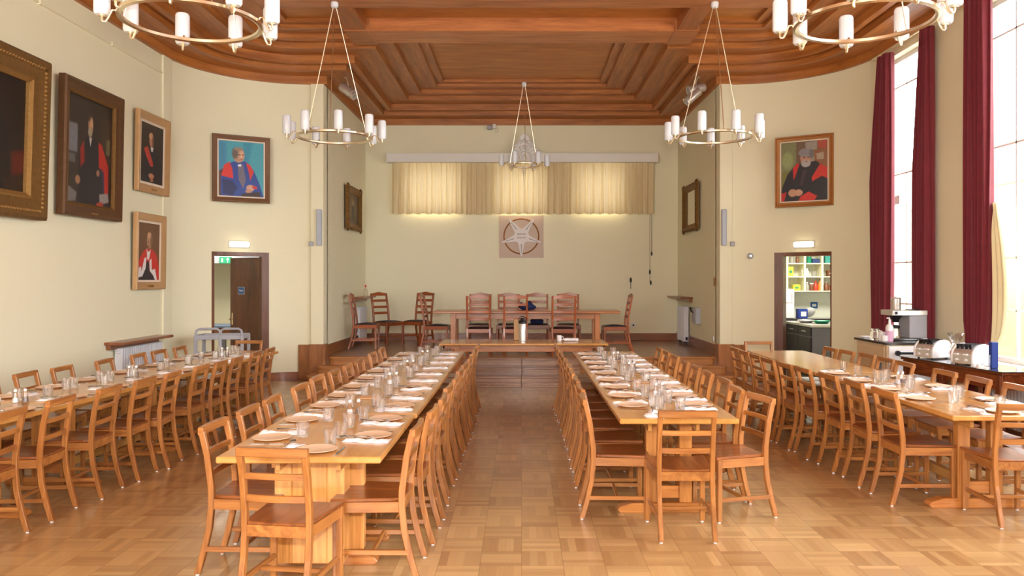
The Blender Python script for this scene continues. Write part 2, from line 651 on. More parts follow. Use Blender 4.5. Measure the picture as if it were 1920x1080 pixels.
def arc_wall(bm, s, r0, r1, a0, a1, z0, z1, n=16):
    """piece of the quarter-round corner, s = side (-1 left, 1 right), angles in degrees"""
    secs = []
    for k in range(n + 1):
        t = math.radians(a0 + (a1 - a0) * k / n)
        c, sn = math.cos(t), math.sin(t)
        secs.append([(s * (CX + r0 * c), CY + r0 * sn, z0), (s * (CX + r1 * c), CY + r1 * sn, z0), (s * (CX + r1 * c), CY + r1 * sn, z1), (s * (CX + r0 * c), CY + r0 * sn, z1)])
    loft(bm, secs)


DA0, DA1, DZ = 35.4, 65.6, 2.1
for s, nm in ((-1, 'left'), (1, 'right')):
    bm = B()
    arc_wall(bm, s, R, R + .22, 0, DA0, 0, 5.3, 12)
    arc_wall(bm, s, R, R + .22, DA1, 90, 0, 5.3, 10)
    arc_wall(bm, s, R, R + .22, DA0, DA1, DZ, 5.3, 12)
    struct('wall_corner_' + nm, bm, M['wall'], smooth=True)
    bm = B()
    arc_wall(bm, s, R - .018, R, DA1 + .6, 88, 0, .14, 8)
    arc_wall(bm, s, R - .018, R, 3, DA0 - .6, 0, .14, 8)
    struct('baseboard_corner_' + nm, bm, M['skirt_x'])
    # slim pilaster where the curve begins
    bm = B()
    box(bm, *sorted((s * (HW - .03), s * HW)), CY - .02, CY + .26, 0, CZ + .05)
    struct('trim_corner_' + nm, bm, M['wall'], bevel=.006)
    # pilaster beside the stage
    bm = B()
    box(bm, *sorted((s * SX, s * (SX + .21))), YS - .05, YS + .25, 0, CZ + .05)
    struct('trim_stage_' + nm, bm, M['wall'], bevel=.006)
    bm = B()
    box(bm, *sorted((s * (SX - .03), s * (SX + .24))), YS - .08, YS + .14, 0, .6)
    box(bm, *sorted((s * (SX + .24), s * (SX + .42))), YS - .045, YS + .05, 0, .59)
    struct('trim_plinth_' + nm, bm, M['plinth'], bevel=.006)
    bm = B()
    box(bm, *sorted((s * SX, s * (SX + .2))), YS + .2, YB, 0, 5.3)
    struct('wall_stage_' + nm, bm, M['wall'])
    bm = B()
    box(bm, *sorted((s * (SX - .025), s * SX)), YS + .14, YB, .39, .575)
    struct('baseboard_stage_' + nm, bm, M['skirt_y'], bevel=.004)
    if s < 0:
        bm = B(); box(bm, -HW, -HW + .02, YR, CY, 0, .14)
        struct('baseboard_left', bm, M['skirt_y'])
    else:
        bm = B(); box(bm, HW - .02, HW, YR, CY, 0, .14)
        struct('baseboard_right', bm, M['skirt_y'])

# back wall with three windows behind the net curtain
BW = [(-2.44, -1.32), (-.54, .44), (1.12, 2.12)]
bm = B()
xs = [-SX - .2] + [v for w in BW for v in w] + [SX + .2]
for k in range(0, len(xs), 2):
    box(bm, xs[k], xs[k + 1], YB, YB + .25, 0, 5.3)
for a, b in BW:
    box(bm, a, b, YB, YB + .25, 0, 3.1)
    box(bm, a, b, YB, YB + .25, 4.0, 5.3)
struct('wall_back', bm, M['wall'])
bm = B(); box(bm, -SX + .02, SX - .02, YB - .025, YB, .39, .54)
struct('baseboard_back', bm, M['skirt_x'], bevel=.004)
for k, (a, b) in enumerate(BW):
    bm = B()
    for x0, x1, z0, z1 in ((a, a + .05, 3.1, 4.0), (b - .05, b, 3.1, 4.0), (a, b, 3.1, 3.15), (a, b, 3.95, 4.0), ((a + b) / 2 - .02, (a + b) / 2 + .02, 3.1, 4.0)):
        box(bm, x0, x1, YB + .12, YB + .17, z0, z1)
    w = struct('window_%d' % (k + 6), bm, M['white'])
    bm = B(); box(bm, a + .01, b - .01, YB + .14, YB + .146, 3.11, 3.99)
    g = struct('window_pane', bm, M['pane'], w)

# tall windows of the right wall
for k, (a, b) in enumerate(WINS):
    b = min(b, CY)
    bm = B()
    X0, X1 = HW + .12, HW + .18
    box(bm, X0, X1, a, a + .06, WZ0, WZ1); box(bm, X0, X1, b - .06, b, WZ0, WZ1)
    box(bm, X0, X1, a, b, WZ0, WZ0 + .06); box(bm, X0, X1, a, b, WZ1 - .06, WZ1)
    nc = 3
    for i in range(1, nc):
        y = a + (b - a) * i / nc
        box(bm, X0 + .01, X1 - .01, y - .010, y + .010, WZ0, WZ1)
    for z in (1.335, 1.91, 3.15, 4.38):
        box(bm, X0 + .01, X1 - .01, a, b, z - .011, z + .011)
    w = struct('window_%d' % (k + 1), bm, M['white'])
    bm = B(); box(bm, HW + .145, HW + .15, a + .01, b - .01, WZ0 + .01, WZ1 - .01)
    struct('window_pane', bm, M['pane'], w)
    bm = B(); box(bm, HW - .04, HW + .12, a - .02, b, WZ0 - .03, WZ0 + .004)
    struct('window_sill', bm, M['white'], w, bevel=.004)

# the courtyard the windows look on
bm = B(); box(bm, 7, 40, -20, 45, -.6, -.5)
struct('ground_courtyard', bm, M['ground'])
bm = B()
box(bm, 15, 22, 16, 40, -.5, 4.6)
prism(bm, [(14.8, 4.6), (22.2, 4.6), (18.5, 7.2)], lambda x, z: (x, 16, z), lambda x, z: (x, 40, z))
e = obj('brick_building', bm, M['brick'])
tag(e, 'pale brick building across the courtyard outside the tall windows', 'building')
bm = B()
for y in (18, 21, 24, 27, 30, 33):
    for z in (.6, 2.8):
        box(bm, 14.93, 15.05, y, y + 1.3, z, z + 1.4)
obj('window_frames', bm, M['white'], e)

bm = B()
box(bm, 8.0, 8.25, 7, 22, -.5, 2.05)
for k in range(7):
    box(bm, 7.93, 8.32, 7.4 + 2.2 * k, 7.8 + 2.2 * k, -.5, 2.15)
tag(obj('garden_wall', bm, M['brick']), 'low brick wall just outside the tall windows', 'wall')

# ------------------------------------------------------------------ coffered wooden ceiling
PROF = [(0, 4.905), (.06, 4.905), (.06, 5.03), (.37, 5.06), (.37, 5.025), (.47, 5.025), (.47, 5.13), (.55, 5.13), (.55, 5.095), (.64, 5.095), (.64, 5.215), (.93, 5.235), (.93, 5.205), (1.05, 5.205),
        (1.05, 5.295), (1.22, 5.30), (1.22, 5.27), (1.325, 5.27), (1.325, 5.345), (1.58, 5.345), (1.58, 5.315), (1.68, 5.315), (1.68, 5.37), (1.816, 5.37), (1.816, 5.42)]


def outline(t):
    """right half of the ceiling line, t metres in from the walls"""
    r = max(R - t, .015)
    cx, cy = HW - t - r, YS - t - r
    pts = [(HW - t, YR), (HW - t, 2.0), (HW - t, 7.0), (HW - t, cy)]
    for k in range(1, 18):
        a = math.radians(5 * k)
        pts.append((cx + r * math.cos(a), cy + r * math.sin(a)))
    pts += [(cx, YS - t), (min(SX - t, cx), YS - t)]
    for k in range(1, 5):
        pts.append((SX - t, YS - t + (YB - YS) * k / 4))
    pts += [((SX - t) * .5, YB - t), (0, YB - t)]
    return pts


def ceiling_mesh():
    bm = B()
    uvl = bm.loops.layers.uv.new('UVMap')
    cum = 0
    for i in range(len(PROF) - 1):
        (t0, z0), (t1, z1) = PROF[i], PROF[i + 1]
        w = math.hypot(t1 - t0, z1 - z0)
        for s in (-1, 1):
            A, Bp = outline(t0), outline(t1)
            L = 0
            for k in range(len(A) - 1):
                d = math.dist(A[k], A[k + 1])
                q = [(A[k], z0, 0, 0), (A[k + 1], z0, 1, 0), (Bp[k + 1], z1, 1, 1), (Bp[k], z1, 0, 1)]
                vs = [bm.verts.new((s * p[0], p[1], z)) for p, z, _, _ in q]
                f = bm.faces.new(vs)
                for lp, (_, _, a, b) in zip(f.loops, q):
                    lp[uvl].uv = (L + a * d + i * 3.7, cum + b * w)
                L += d
        cum += w
    bmesh.ops.remove_doubles(bm, verts=bm.verts, dist=.0004)
    bm.normal_update()
    return bm


struct('ceiling', ceiling_mesh(), M['ceil_uv'])
T1 = 1.816
bm = B()
box(bm, -(HW - T1), HW - T1, YR, YS - T1, 5.42, 5.5)
box(bm, -(SX - T1), SX - T1, YS - T1, YB - T1, 5.42, 5.5)
struct('ceiling_panel', bm, M['ceil_x'])
bm = B()
box(bm, -HW - .3, HW + .3, YR - .3, YS + .3, 5.5, 5.6)
box(bm, -SX - .3, SX + .3, YS + .3, YB + .3, 5.5, 5.6)
struct('roof', bm, M['white'])
BZ = 5.228
n = 1
for y0, y1, hx in ((11.37, 11.97, 2.24), (10.0, 10.41, 3.42), (6.4, 6.8, 3.42), (2.6, 3.0, 3.42)):
    bm = B(); box(bm, -hx, hx, y0, y1, BZ, 5.43)
    struct('trim_%d' % n, bm, M['beam_x'], bevel=.008)
    n += 1
for s in (-1, 1):
    bm = B(); box(bm, *sorted((s * 2.22, s * 2.5)), YR, 11.99, BZ + .004, 5.43)
    struct('trim_%d' % n, bm, M['beam_y'], bevel=.008)
    n += 1
    bm = B(); box(bm, *sorted((s * 2.18, s * 2.54)), 11.33, 12.02, BZ - .012, 5.4)
    struct('trim_%d' % n, bm, M['beam_x'], bevel=.01)
    n += 1
# white cable trunking on the left wall
bm = B()
box(bm, -HW, -HW + .025, 2.0, CY - .04, 4.63, 4.655)
for y in (4, 5.5, 7, 8.5, 10):
    box(bm, -HW, -HW + .035, y, y + .06, 4.62, 4.665)
struct('trim_%d' % n, bm, M['wall'])
n += 1

# ------------------------------------------------------------------ stage and steps
bm = B(); box(bm, -SX, SX, YS + .04, YB, 0, .391)
struct('floor_stage', bm, M['stage_floor'])
def stair(name, levels, mat):
    bm = B()
    for z, y, hx in levels:
        # nosing with rounded ends, riser just behind it
        poly = [(-hx, YS + .04), (-hx, y + .1), (-hx + .03, y + .03), (-hx + .1, y), (hx - .1, y), (hx - .03, y + .03), (hx, y + .1), (hx, YS + .04)]
        prism(bm, poly, lambda x, q: (x, q, z - .028), lambda x, q: (x, q, z))
        po2 = [(x * .995, q + (.022 if q < YS else 0)) for x, q in poly]
        prism(bm, po2, lambda x, q: (x, q, 0), lambda x, q: (x, q, z - .028))
    struct(name, bm, mat, bevel=.004)
stair('stage_steps', [(.391, 13.13, 3.22), (.261, 12.90, 3.36), (.13, 12.66, 3.46)], M['step_x'])
bm = B()
for z, y, hx in ((.38, 12.98, .93), (.265, 12.66, .93), (.15, 12.42, .93), (.06, 12.30, .93)):
    for a, b in ((-hx, -.004), (.004, hx)):
        box(bm, a, b, y, 13.1, z - .024, z + .006)
        box(bm, a, b, y + .018, 13.1, 0, z - .024)
struct('stage_steps_centre', bm, M['step_dark'], bevel=.004)

# ------------------------------------------------------------------ doorways and the rooms behind them
for s, nm, idx in ((-1, 'left', 1), (1, 'right', 2)):
    a0, a1 = math.radians(DA0), math.radians(DA1)
    bm = B()
    for a, wd in ((a0, -1), (a1, 1)):
        for da in (0,):
            pass
    # dark lining: two jambs and a head, each following the wall thickness
    for lo, hi in ((DA0 - .2, DA0 + (1.3 if s < 0 else .5)), (DA1 - (3.6 if s < 0 else 4.4), DA1 + .2)):
        arc_wall(bm, s, R - .004, R + .26, lo, hi, 0, DZ, 1)
    arc_wall(bm, s, R - .004, R + .26, DA0 - .2, DA1 + .2, DZ - .05, DZ + .012, 10)
    struct('door_frame_' + nm, bm, M['door_x'])


def roombox(s, x0, x1, y0, y1, h, wallm, floorm, nm):
    xa, xb = sorted((s * x0, s * x1))
    bm = B(); box(bm, xa, xb, y0, y1, -.1, 0.0)
    struct('floor_' + nm, bm, floorm)
    bm = B()
    box(bm, xa, xb, y1, y1 + .1, 0, h)
    xo = (xb, xb + .1) if s > 0 else (xa - .1, xa)
    box(bm, *xo, y0, y1, 0, h)
    struct('wall_' + nm, bm, wallm)
    bm = B(); box(bm, xa - .1, xb + .1, y0, y1 + .1, h, h + .1)
    arc_wall(bm, s, R + .12, R + 2.2, -12, 90, h - .02, h + .1, 12)
    struct('ceiling_' + nm, bm, M['white'])
    bm = B(); arc_wall(bm, s, R + .2, R + 2.2, -12, 90, -.12, -.006, 12)
    struct('floor_threshold_' + nm, bm, floorm)


roombox(1, SX + .2, 7.2, 13.4, 15.9, 2.75, M['tile'], M['kfloor'], 'kitchen')
roombox(-1, SX + .2, 7.6, 13.4, 16.2, 2.75, M['wall'], M['carpet'], 'corridor')
for s, nm in ((1, 'kitchen_side'), (-1, 'corridor_side')):
    bm = B()
    box(bm, *sorted((s * (HW + .1), s * (HW + (2.1 if s > 0 else 2.5)))), 12.2, 12.3, 0, 2.8)
    box(bm, *sorted((s * (HW + (2.0 if s > 0 else 2.4)), s * (HW + (2.1 if s > 0 else 2.5)))), 12.2, 13.5, 0, 2.8)
    struct('wall_' + nm, bm, M['wall'])
    bm = B(); box(bm, *sorted((s * (CX + .6), s * (HW + (2.1 if s > 0 else 2.5)))), 12.35, 13.4, -.1, -.002)
    struct('floor_' + nm, bm, M['kfloor'] if s > 0 else M['carpet'])

# left door leaf, standing ajar
dr = bpy.data.objects.new('door_1', None); COL.objects.link(dr); dr['kind'] = 'structure'
dr.location = (-4.30, 13.17, 0); dr.rotation_euler = (0, 0, math.radians(180 - 34))
bm = B(); box(bm, 0, .82, -.02, .02, .01, 2.04)
struct('door_leaf', bm, M['door_z'], dr, bevel=.004)
bm = B()
lathe(bm, [(.02, 0), (.02, .01), (.008, .012), (.008, .04), (.024, .05), (.024, .07), (.01, .078)], 12, mt=Matrix.Translation((.76, .02, 1.0)) @ Matrix.Rotation(-PI / 2, 4, 'X'))
box(bm, .745, .775, .02, .024, .9, 1.1)
o = obj('door_handle', bm, M['brass'], dr, smooth=True)
bm = B()
for z in (.25, 1.75):
    lathe(bm, [(.008, 0), (.008, .09)], 8, (-.008, .026, z))
obj('door_hinge', bm, M['brass'], dr)
bm = B(); box(bm, .43, .60, .021, .026, 1.42, 1.545)
sg = obj('door_sign', bm, M['grey'], dr)
bm = B(); box(bm, .44, .59, .026, .028, 1.43, 1.535)
obj('sign_face', bm, M['blue'], sg)


def text(body, size, mat, name, parent, mt, ext=.001):
    c = bpy.data.curves.new(name, 'FONT')
    c.body = body
    c.size = size
    c.extrude = ext
    c.align_x = 'CENTER'
    c.align_y = 'CENTER'
    c.materials.append(mat)
    o = bpy.data.objects.new(name, c)
    COL.objects.link(o)
    o.parent = parent
    o.matrix_local = mt
    return o


text('Toilets', .04, M['white'], 'sign_lettering', sg, Matrix.Translation((.515, .03, 1.482)) @ Matrix.Rotation(PI, 4, 'Z') @ Matrix.Rotation(PI / 2, 4, 'X'))

# corridor: header, exit sign, low table
bm = B(); box(bm, -7.5, -3.5, 15.2, 15.35, 1.98, 2.75)
struct('trim_%d' % n, bm, M['grey']); n += 1
bm = B(); box(bm, -5.76, -5.54, 15.14, 15.19, 1.975, 2.1)
e = tag(obj('exit_sign', bm, M['green']), 'green emergency exit sign on the header beyond the left doorway', 'sign')
bm = B()
prism(bm, [(-.005, -.045), (.005, -.045), (.005, .01), (.03, .01), (0, .045), (-.03, .01), (-.005, .01)], lambda x, z: (-5.60 + x, 15.135, 2.037 + z), lambda x, z: (-5.60 + x, 15.141, 2.037 + z))
box(bm, -5.72, -5.69, 15.135, 15.141, 2.0, 2.07)
obj('arrow', bm, M['white'], e)
e = thing('side_table', 'blue topped table in the corridor beyond the left doorway', 'table', (-5.6, 15.3, 0))
bm = B(); box(bm, -.8, .8, -.35, .35, .76, .80); obj('table_top', bm, M['bluetop'], e, bevel=.005)
bm = B(); box(bm, -.76, .76, -.32, .32, .66, .76); obj('apron', bm, M['skirt_x'], e)
for x in (-.7, -.02, .7):
    for y in (-.28, .28):
        bm = B(); box(bm, x - .03, x + .03, y - .03, y + .03, 0, .66); obj('leg', bm, M['greycab'], e)

# emergency bulkhead lights over the two doors
for s, nm in ((-1, 'left'), (1, 'right')):
    a = math.radians(50)
    x, y = s * (CX + (R - .005) * math.cos(a)), CY + (R - .005) * math.sin(a)
    e = thing('emergency_light', 'lit oblong emergency lamp above the %s doorway' % ('left' if s < 0 else 'kitchen'), 'lamp', (x, y, 2.235), s * -(PI / 2 - a), 'bulkhead lamps over the doorways')
    bm = B(); box(bm, -.17, .17, -.03, 0, -.055, .055); obj('base', bm, M['white'], e, bevel=.01)
    bm = B(); box(bm, -.155, .155, -.085, -.03, -.045, .045); obj('diffuser', bm, M['lampon'], e, bevel=.02, smooth=True)

# ------------------------------------------------------------------ kitchen
e = thing('shelf_unit', 'cream open shelving on the kitchen back wall', 'shelf', (0, 0, 0))
KX0, KX1 = 4.75, 6.55
bm = B()
for k in range(6):
    x = 5.2 + (k - 1) * .345
    box(bm, x - .018, x + .018, 15.55, 15.88, 1.43, 2.45)
obj('upright', bm, M['creamlight'], e)
for z in (1.43, 1.71, 1.97, 2.22, 2.45):
    bm = B(); box(bm, KX0 + .1, 6.6, 15.552, 15.879, z, z + .02); obj('shelf', bm, M['creamlight'], e)
bm = B(); box(bm, KX0 + .1, 6.6, 15.88, 15.895, 1.43, 2.47); obj('back_panel', bm, M['tile'], e)


def jar(x, z, r, h, mat, label, kind='bottle', y=15.65, cap='k_white'):
    e = thing(kind, label, kind.replace('_', ' '), (x, y, z), 0, 'groceries on the kitchen shelves')
    if kind == 'bottle':
        bm = B(); lathe(bm, [(r, 0), (r, h * .6), (r * .45, h * .78), (r * .4, h * .88)], 12); obj('body', bm, M[mat], e, smooth=True)
        bm = B(); lathe(bm, [(r * .5, h * .88), (r * .5, h)], 12); obj('cap', bm, M[cap], e)
    elif kind == 'jar':
        bm = B(); lathe(bm, [(r * .9, 0), (r, .01), (r, h * .8), (r * .85, h * .86)], 12); obj('body', bm, M[mat], e, smooth=True)
        bm = B(); lathe(bm, [(r * .9, h * .86), (r * .9, h)], 12); obj('lid', bm, M[cap], e)
    else:
        bm = B(); box(bm, -r, r, -.06, .06, 0, h); obj('body', bm, M[mat], e, bevel=.006)
        bm = B(); box(bm, -r * .5, r * .5, -.063, -.06, h * .35, h * .6); obj('front_label', bm, M[cap], e)
    return e


JARS = [
    (5.32, 1.99, .045, .2, 'k_grey', 'grey bottle on the middle shelf, left bay of kitchen shelving', 'bottle', 'black'),
    (5.43, 1.99, .035, .18, 'k_brown', 'brown bottle on the middle shelf of the kitchen shelving', 'bottle', 'k_brown'),
    (5.56, 1.73, .05, .15, 'k_white', 'white tub beside the uprights, lower kitchen shelf', 'jar', 'k_white'),
    (5.28, 1.73, .055, .19, 'k_yellow', 'yellow carton on the lower shelf of kitchen shelving', 'carton', 'k_green'),
    (5.40, 1.45, .07, .12, 'k_yellow', 'low yellow box on the bottom shelf, left bay', 'carton', 'k_green'),
    (5.66, 1.99, .05, .13, 'k_green', 'green tin on the middle shelf, centre bay of kitchen shelving', 'jar', 'k_green'),
    (5.78, 1.99, .07, .09, 'k_navy', 'dark blue box on the middle shelf, centre bay', 'carton', 'k_navy'),
    (5.62, 1.45, .045, .17, 'k_grey', 'grey bottle on the bottom shelf, centre bay of kitchen shelving', 'bottle', 'k_white'),
    (5.71, 1.45, .045, .15, 'k_brown', 'brown jar on the bottom shelf between bottles', 'jar', 'k_white'),
    (5.79, 1.45, .042, .19, 'k_red', 'red bottle on the bottom kitchen shelf', 'bottle', 'k_red'),
    (5.88, 1.45, .04, .23, 'k_orange', 'orange bottle with black cap on the bottom kitchen shelf', 'bottle', 'black'),
    (6.07, 1.99, .11, .14, 'k_teal', 'teal packet on the middle shelf, right bay', 'carton', 'k_teal'),
    (6.0, 1.45, .05, .18, 'k_brown', 'brown bottle on the bottom shelf, right bay', 'bottle', 'k_grey'),
    (6.12, 1.45, .05, .13, 'k_red', 'red lidded jar on the bottom shelf, right bay', 'jar', 'k_white'),
    (6.0, 2.24, .12, .14, 'k_amber', 'amber box on the top kitchen shelf, right bay', 'carton', 'k_amber'),
    (5.04, 2.24, .05, .16, 'k_green', 'green tub on the top kitchen shelf, far left', 'jar', 'k_green'),
    (5.40, 2.24, .13, .1, 'k_white', 'long white box on the top kitchen shelf', 'carton', 'k_yellow'),
    (5.62, 1.73, .04, .16, 'k_white', 'white bottle on the lower shelf, centre bay', 'bottle', 'k_white'),
    (5.76, 1.73, .05, .1, 'k_grey', 'grey tin on the lower shelf, centre bay', 'jar', 'k_grey'),
    (6.08, 1.73, .07, .12, 'k_brown', 'brown box on the lower shelf, right bay', 'carton', 'k_white'),
]
for x, z, r, h, mt_, lb, kd, cp in JARS:
    jar(x, z, r, h, mt_, lb, kd, cap=cp)
e = thing('kitchen_island', 'dark drawer cabinet with grey end panel inside the kitchen', 'cabinet', (0, 0, 0))
bm = B(); box(bm, 4.93, 6.3, 13.47, 14.75, .08, .86); obj('body', bm, M['greycab'], e)
bm = B(); box(bm, 4.88, 6.35, 13.42, 14.8, .86, .90); obj('worktop', bm, M['steel'], e, bevel=.004)
for k in range(2):
    y0 = 13.5 + k * .62
    bm = B(); box(bm, 4.905, 4.93, y0, y0 + .6, .12, .68); d = obj('door', bm, M['darkcab'], e, bevel=.003)
    bm = B(); box(bm, 4.905, 4.93, y0, y0 + .6, .70, .85); d = obj('drawer', bm, M['darkcab'], e, bevel=.003)
    bm = B(); box(bm, 4.885, 4.905, y0 + .22, y0 + .38, .77, .785); obj('handle', bm, M['steel'], d)
e = thing('kitchen_counter', 'dark worktop counter along the kitchen back wall', 'counter', (0, 0, 0))
bm = B(); box(bm, 4.4, 6.9, 15.3, 15.88, .08, .88); obj('body', bm, M['darkcab'], e)
bm = B(); box(bm, 4.38, 6.92, 15.25, 15.885, .88, .92); obj('worktop', bm, M['slate'], e, bevel=.004)
e = thing('wall_cupboard', 'white kitchen appliance standing at the left of the back counter', 'appliance', (5.14, 15.48, .922))
bm = B(); box(bm, -.17, .12, -.16, .16, 0, .56); obj('body', bm, M['white'], e, bevel=.01)
bm = B(); box(bm, -.15, .1, -.17, -.16, .3, .52); obj('door', bm, M['whiteg'], e, bevel=.003)
bm = B(); box(bm, .06, .075, -.185, -.17, .34, .48); obj('handle', bm, M['steel'], e)
bm = B(); box(bm, 5.33, 5.51, 15.3, 15.45, .922, 1.1)
e = tag(obj('box', bm, M['bluecard']), 'blue box with a white label on the back kitchen counter', 'box')
bm = B(); box(bm, 5.38, 5.48, 15.297, 15.3, .96, 1.05); obj('front_label', bm, M['white'], e)
bm = B(); box(bm, 5.78, 5.92, 15.893, 15.899, 1.09, 1.22)
e = tag(obj('wall_sign', bm, M['blue']), 'small blue notice on the kitchen back wall', 'sign')
bm = B(); box(bm, 5.81, 5.89, 15.889, 15.893, 1.13, 1.18); obj('white_mark', bm, M['white'], e)
for k, (x, y, lb) in enumerate(((5.6, 15.45, 'white oval tray leaning at the back of the kitchen counter'), (5.05, 14.1, 'steel dish on the near kitchen cabinet'), (5.25, 13.9, 'green edged dish on the near kitchen cabinet'))):
    bm = B()
    lathe(bm, [(0, 0), (.07, 0), (.11, .025), (.115, .02), (.07, -.004), (0, -.003)] if k == 0 else [(0, .001), (.09, .001), (.15, .05), (.155, .045), (.09, 0), (0, 0)], 20)
    mt = Matrix.Translation((x, y, 1.02)) @ Matrix.Rotation(-1.0, 4, 'X') if k == 0 else Matrix.Translation((x, y, .902))
    o = obj('tray' if k == 0 else 'dish', bm, M['white'] if k == 0 else M['steel'] if k == 1 else M['k_green'], smooth=True)
    o.matrix_world = mt
    tag(o, lb, 'tray' if k == 0 else 'dish')
# ------------------------------------------------------------------ dining chairs
def make_chair():
    t = thing('dining_chair', 'x', 'chair')
    for s in (-1, 1):
        bm = B()
        x = s * .172
        post(bm, [(x, -.268, .008), (x, -.235, .12), (x, -.20, .27), (x, -.187, .40), (x, -.188, .50), (x, -.212, .68), (x, -.245, .82)], .03, .036)
        o = obj('back_post', bm, M['chair_z'], t, bevel=.004)
        bm = B(); lathe(bm, [(.011, 0), (.011, .009)], 8, (x, -.268, 0)); obj('floor_glide', bm, M['whiteg'], o)
    for s in (-1, 1):
        bm = B()
        post(bm, [(s * .19, .178, .008), (s * .19, .178, .435)], .034, .034)
        o = obj('leg', bm, M['chair_z'], t, bevel=.004)
        bm = B(); lathe(bm, [(.011, 0), (.011, .009)], 8, (s * .19, .178, 0)); obj('floor_glide', bm, M['whiteg'], o)
    bm = B()
    n = 7
    secs = []
    for i in range(n):
        v = -.198 + .405 * i / (n - 1)
        hw = .172 + .038 * i / (n - 1)
        if i == 0:
            hw = .155
        top = [(-hw, .455), (-hw * .6, .449), (0, .4465), (hw * .6, .449), (hw, .455)]
        secs.append([(-hw, v, .435), (hw, v, .435)] + [(x, v, z) for x, z in reversed(top)])
    loft(bm, secs)
    obj('seat', bm, M['seat'], t, bevel=.004)
    bm = B()
    box(bm, -.19, .19, .168, .188, .375, .434)
    for s in (-1, 1):
        loft(bm, [[(s * .172 - .01, -.185, .375), (s * .172 + .01, -.185, .375), (s * .172 + .01, -.185, .434), (s * .172 - .01, -.185, .434)],
                  [(s * .19 - .01, .178, .375), (s * .19 + .01, .178, .375), (s * .19 + .01, .178, .434), (s * .19 - .01, .178, .434)]])
    box(bm, -.17, .17, -.197, -.177, .375, .434)
    obj('seat_frame', bm, M['chair_y'], t, bevel=.002)

    def back(nm, y, z, h, bow=.014, th=.018, hx=.16):
        bm = B()
        rail(bm, [(hx * k / 4, y - bow * (1 - (k / 4) ** 2), z) for k in range(-4, 5)], th, h)
        obj(nm, bm, M['chair_x'], t, bevel=.003)
    back('top_rail', -.246, .817, .045, .012, .032, .188)
    back('back_slat', -.218, .69, .032)
    back('back_slat', -.195, .572, .036)
    for s in (-1, 1):
        bm = B()
        box(bm, s * .181 - .009, s * .181 + .009, -.225, .178, .138, .166)
        obj('stretcher', bm, M['chair_y'], t, bevel=.002)
    bm = B(); box(bm, -.175, .175, -.03, -.012, .14, .164)
    obj('stretcher', bm, M['chair_x'], t, bevel=.002)
    return t


chair0 = make_chair()
chair = once(chair0)
CN = dict(LA='left centre table', RA='right centre table', PW='table by the portrait wall', WS='table by the curtained windows')


def chair_at(bx, by, face, label, group, jitter=0.02):
    """bx, by: where the top rail hangs over the floor; face: direction the sitter looks (degrees, 0 = +x)"""
    a = math.radians(face + random.uniform(-1, 1) * jitter * 100)
    d = Vector((math.cos(a), math.sin(a)))
    chair((bx + d.x * .255, by + d.y * .255, 0), a - PI / 2, label, group)


def chair_row(T, side, face, pts, ends='near'):
    q = sorted(pts, key=lambda p: p[1], reverse=(ends == 'far'))
    for i, (x, y) in enumerate(q):
        chair_at(x, y, face, '%s ladder-back chair from the %s end, %s side of %s' % (ORD[i], ends, side, CN[T]), 'chairs around the ' + CN[T])


chair_row('LA', 'aisle', 180, [(-.60, 4.62), (-.57, 5.19), (-.56, 5.72), (-.57, 6.28), (-.56, 6.83), (-.57, 7.4), (-.56, 7.93), (-.55, 8.5), (-.55, 9.03), (-.56, 9.58), (-.55, 10.1)])
chair_row('LA', 'outer', 0, [(-1.82, 4.68), (-1.80, 5.21), (-1.79, 5.67), (-1.77, 6.32), (-1.78, 6.88), (-1.74, 7.33), (-1.73, 7.85), (-1.71, 8.3), (-1.72, 9.1), (-1.71, 9.65)])
chair_row('RA', 'aisle', 0, [(.44, 5.73), (.455, 6.22), (.46, 6.74), (.455, 7.21), (.46, 7.67), (.455, 8.12), (.45, 8.66), (.45, 9.13), (.44, 9.6), (.43, 10.05)])
RAo = [(1.68, 6.17), (1.72, 6.68), (1.70, 7.2), (1.70, 7.7), (1.69, 8.17), (1.70, 8.75), (1.69, 9.22), (1.69, 9.67)]
for i, (x, y) in enumerate(RAo):
    chair_at(x, y, 180, '%s ladder-back chair from the near end, outer side of right centre table' % ORD[i + 1], 'chairs around the right centre table')
chair_at(1.735, 5.76, 194, 'ladder-back chair pulled askew at the near outer corner of the right centre table', 'chairs around the right centre table', 0)
chair_at(-1.245, 3.95, 82, 'ladder-back chair at the near end of the left centre table', 'chairs at the table ends', 0)
chair_at(1.06, 5.07, 90, 'ladder-back chair at the near end of the right centre table', 'chairs at the table ends', 0)
chair_at(3.40, 5.35, 88, 'ladder-back chair at the near end of the table by the curtained windows', 'chairs at the table ends', 0)
chair_at(3.19, 10.72, 270, 'ladder-back chair at the far end of the table by the curtained windows', 'chairs at the table ends', 0)
chair_at(-3.72, 10.86, 268, 'ladder-back chair at the far end of the table by the portrait wall', 'chairs at the table ends', 0)
chair_row('PW', 'room', 183, [(-3.28, 5.09), (-3.27, 5.66), (-3.22, 6.23), (-3.19, 6.76), (-3.15, 7.2), (-3.12, 7.78), (-3.09, 8.2), (-3.07, 8.62), (-3.07, 9.22), (-3.06, 9.7)], 'far')
chair_row('PW', 'wall', 3, [(-4.53, 6.0), (-4.50, 6.62), (-4.48, 7.16), (-4.43, 7.64), (-4.37, 8.3), (-4.33, 8.95), (-4.30, 9.4), (-4.27, 9.9)], 'far')
chair_row('WS', 'room', 0, [(2.75, 6.05), (2.74, 6.58), (2.71, 7.05), (2.67, 7.56), (2.63, 7.97), (2.60, 8.42), (2.60, 8.86), (2.60, 9.3), (2.61, 9.75)], 'far')
chair_row('WS', 'window', 180, [(4.04, 5.8), (3.95, 6.3), (3.92, 6.8), (3.90, 7.3), (3.89, 8.04), (3.90, 8.48), (3.89, 8.92), (3.83, 9.33), (3.80, 9.75)], 'far')


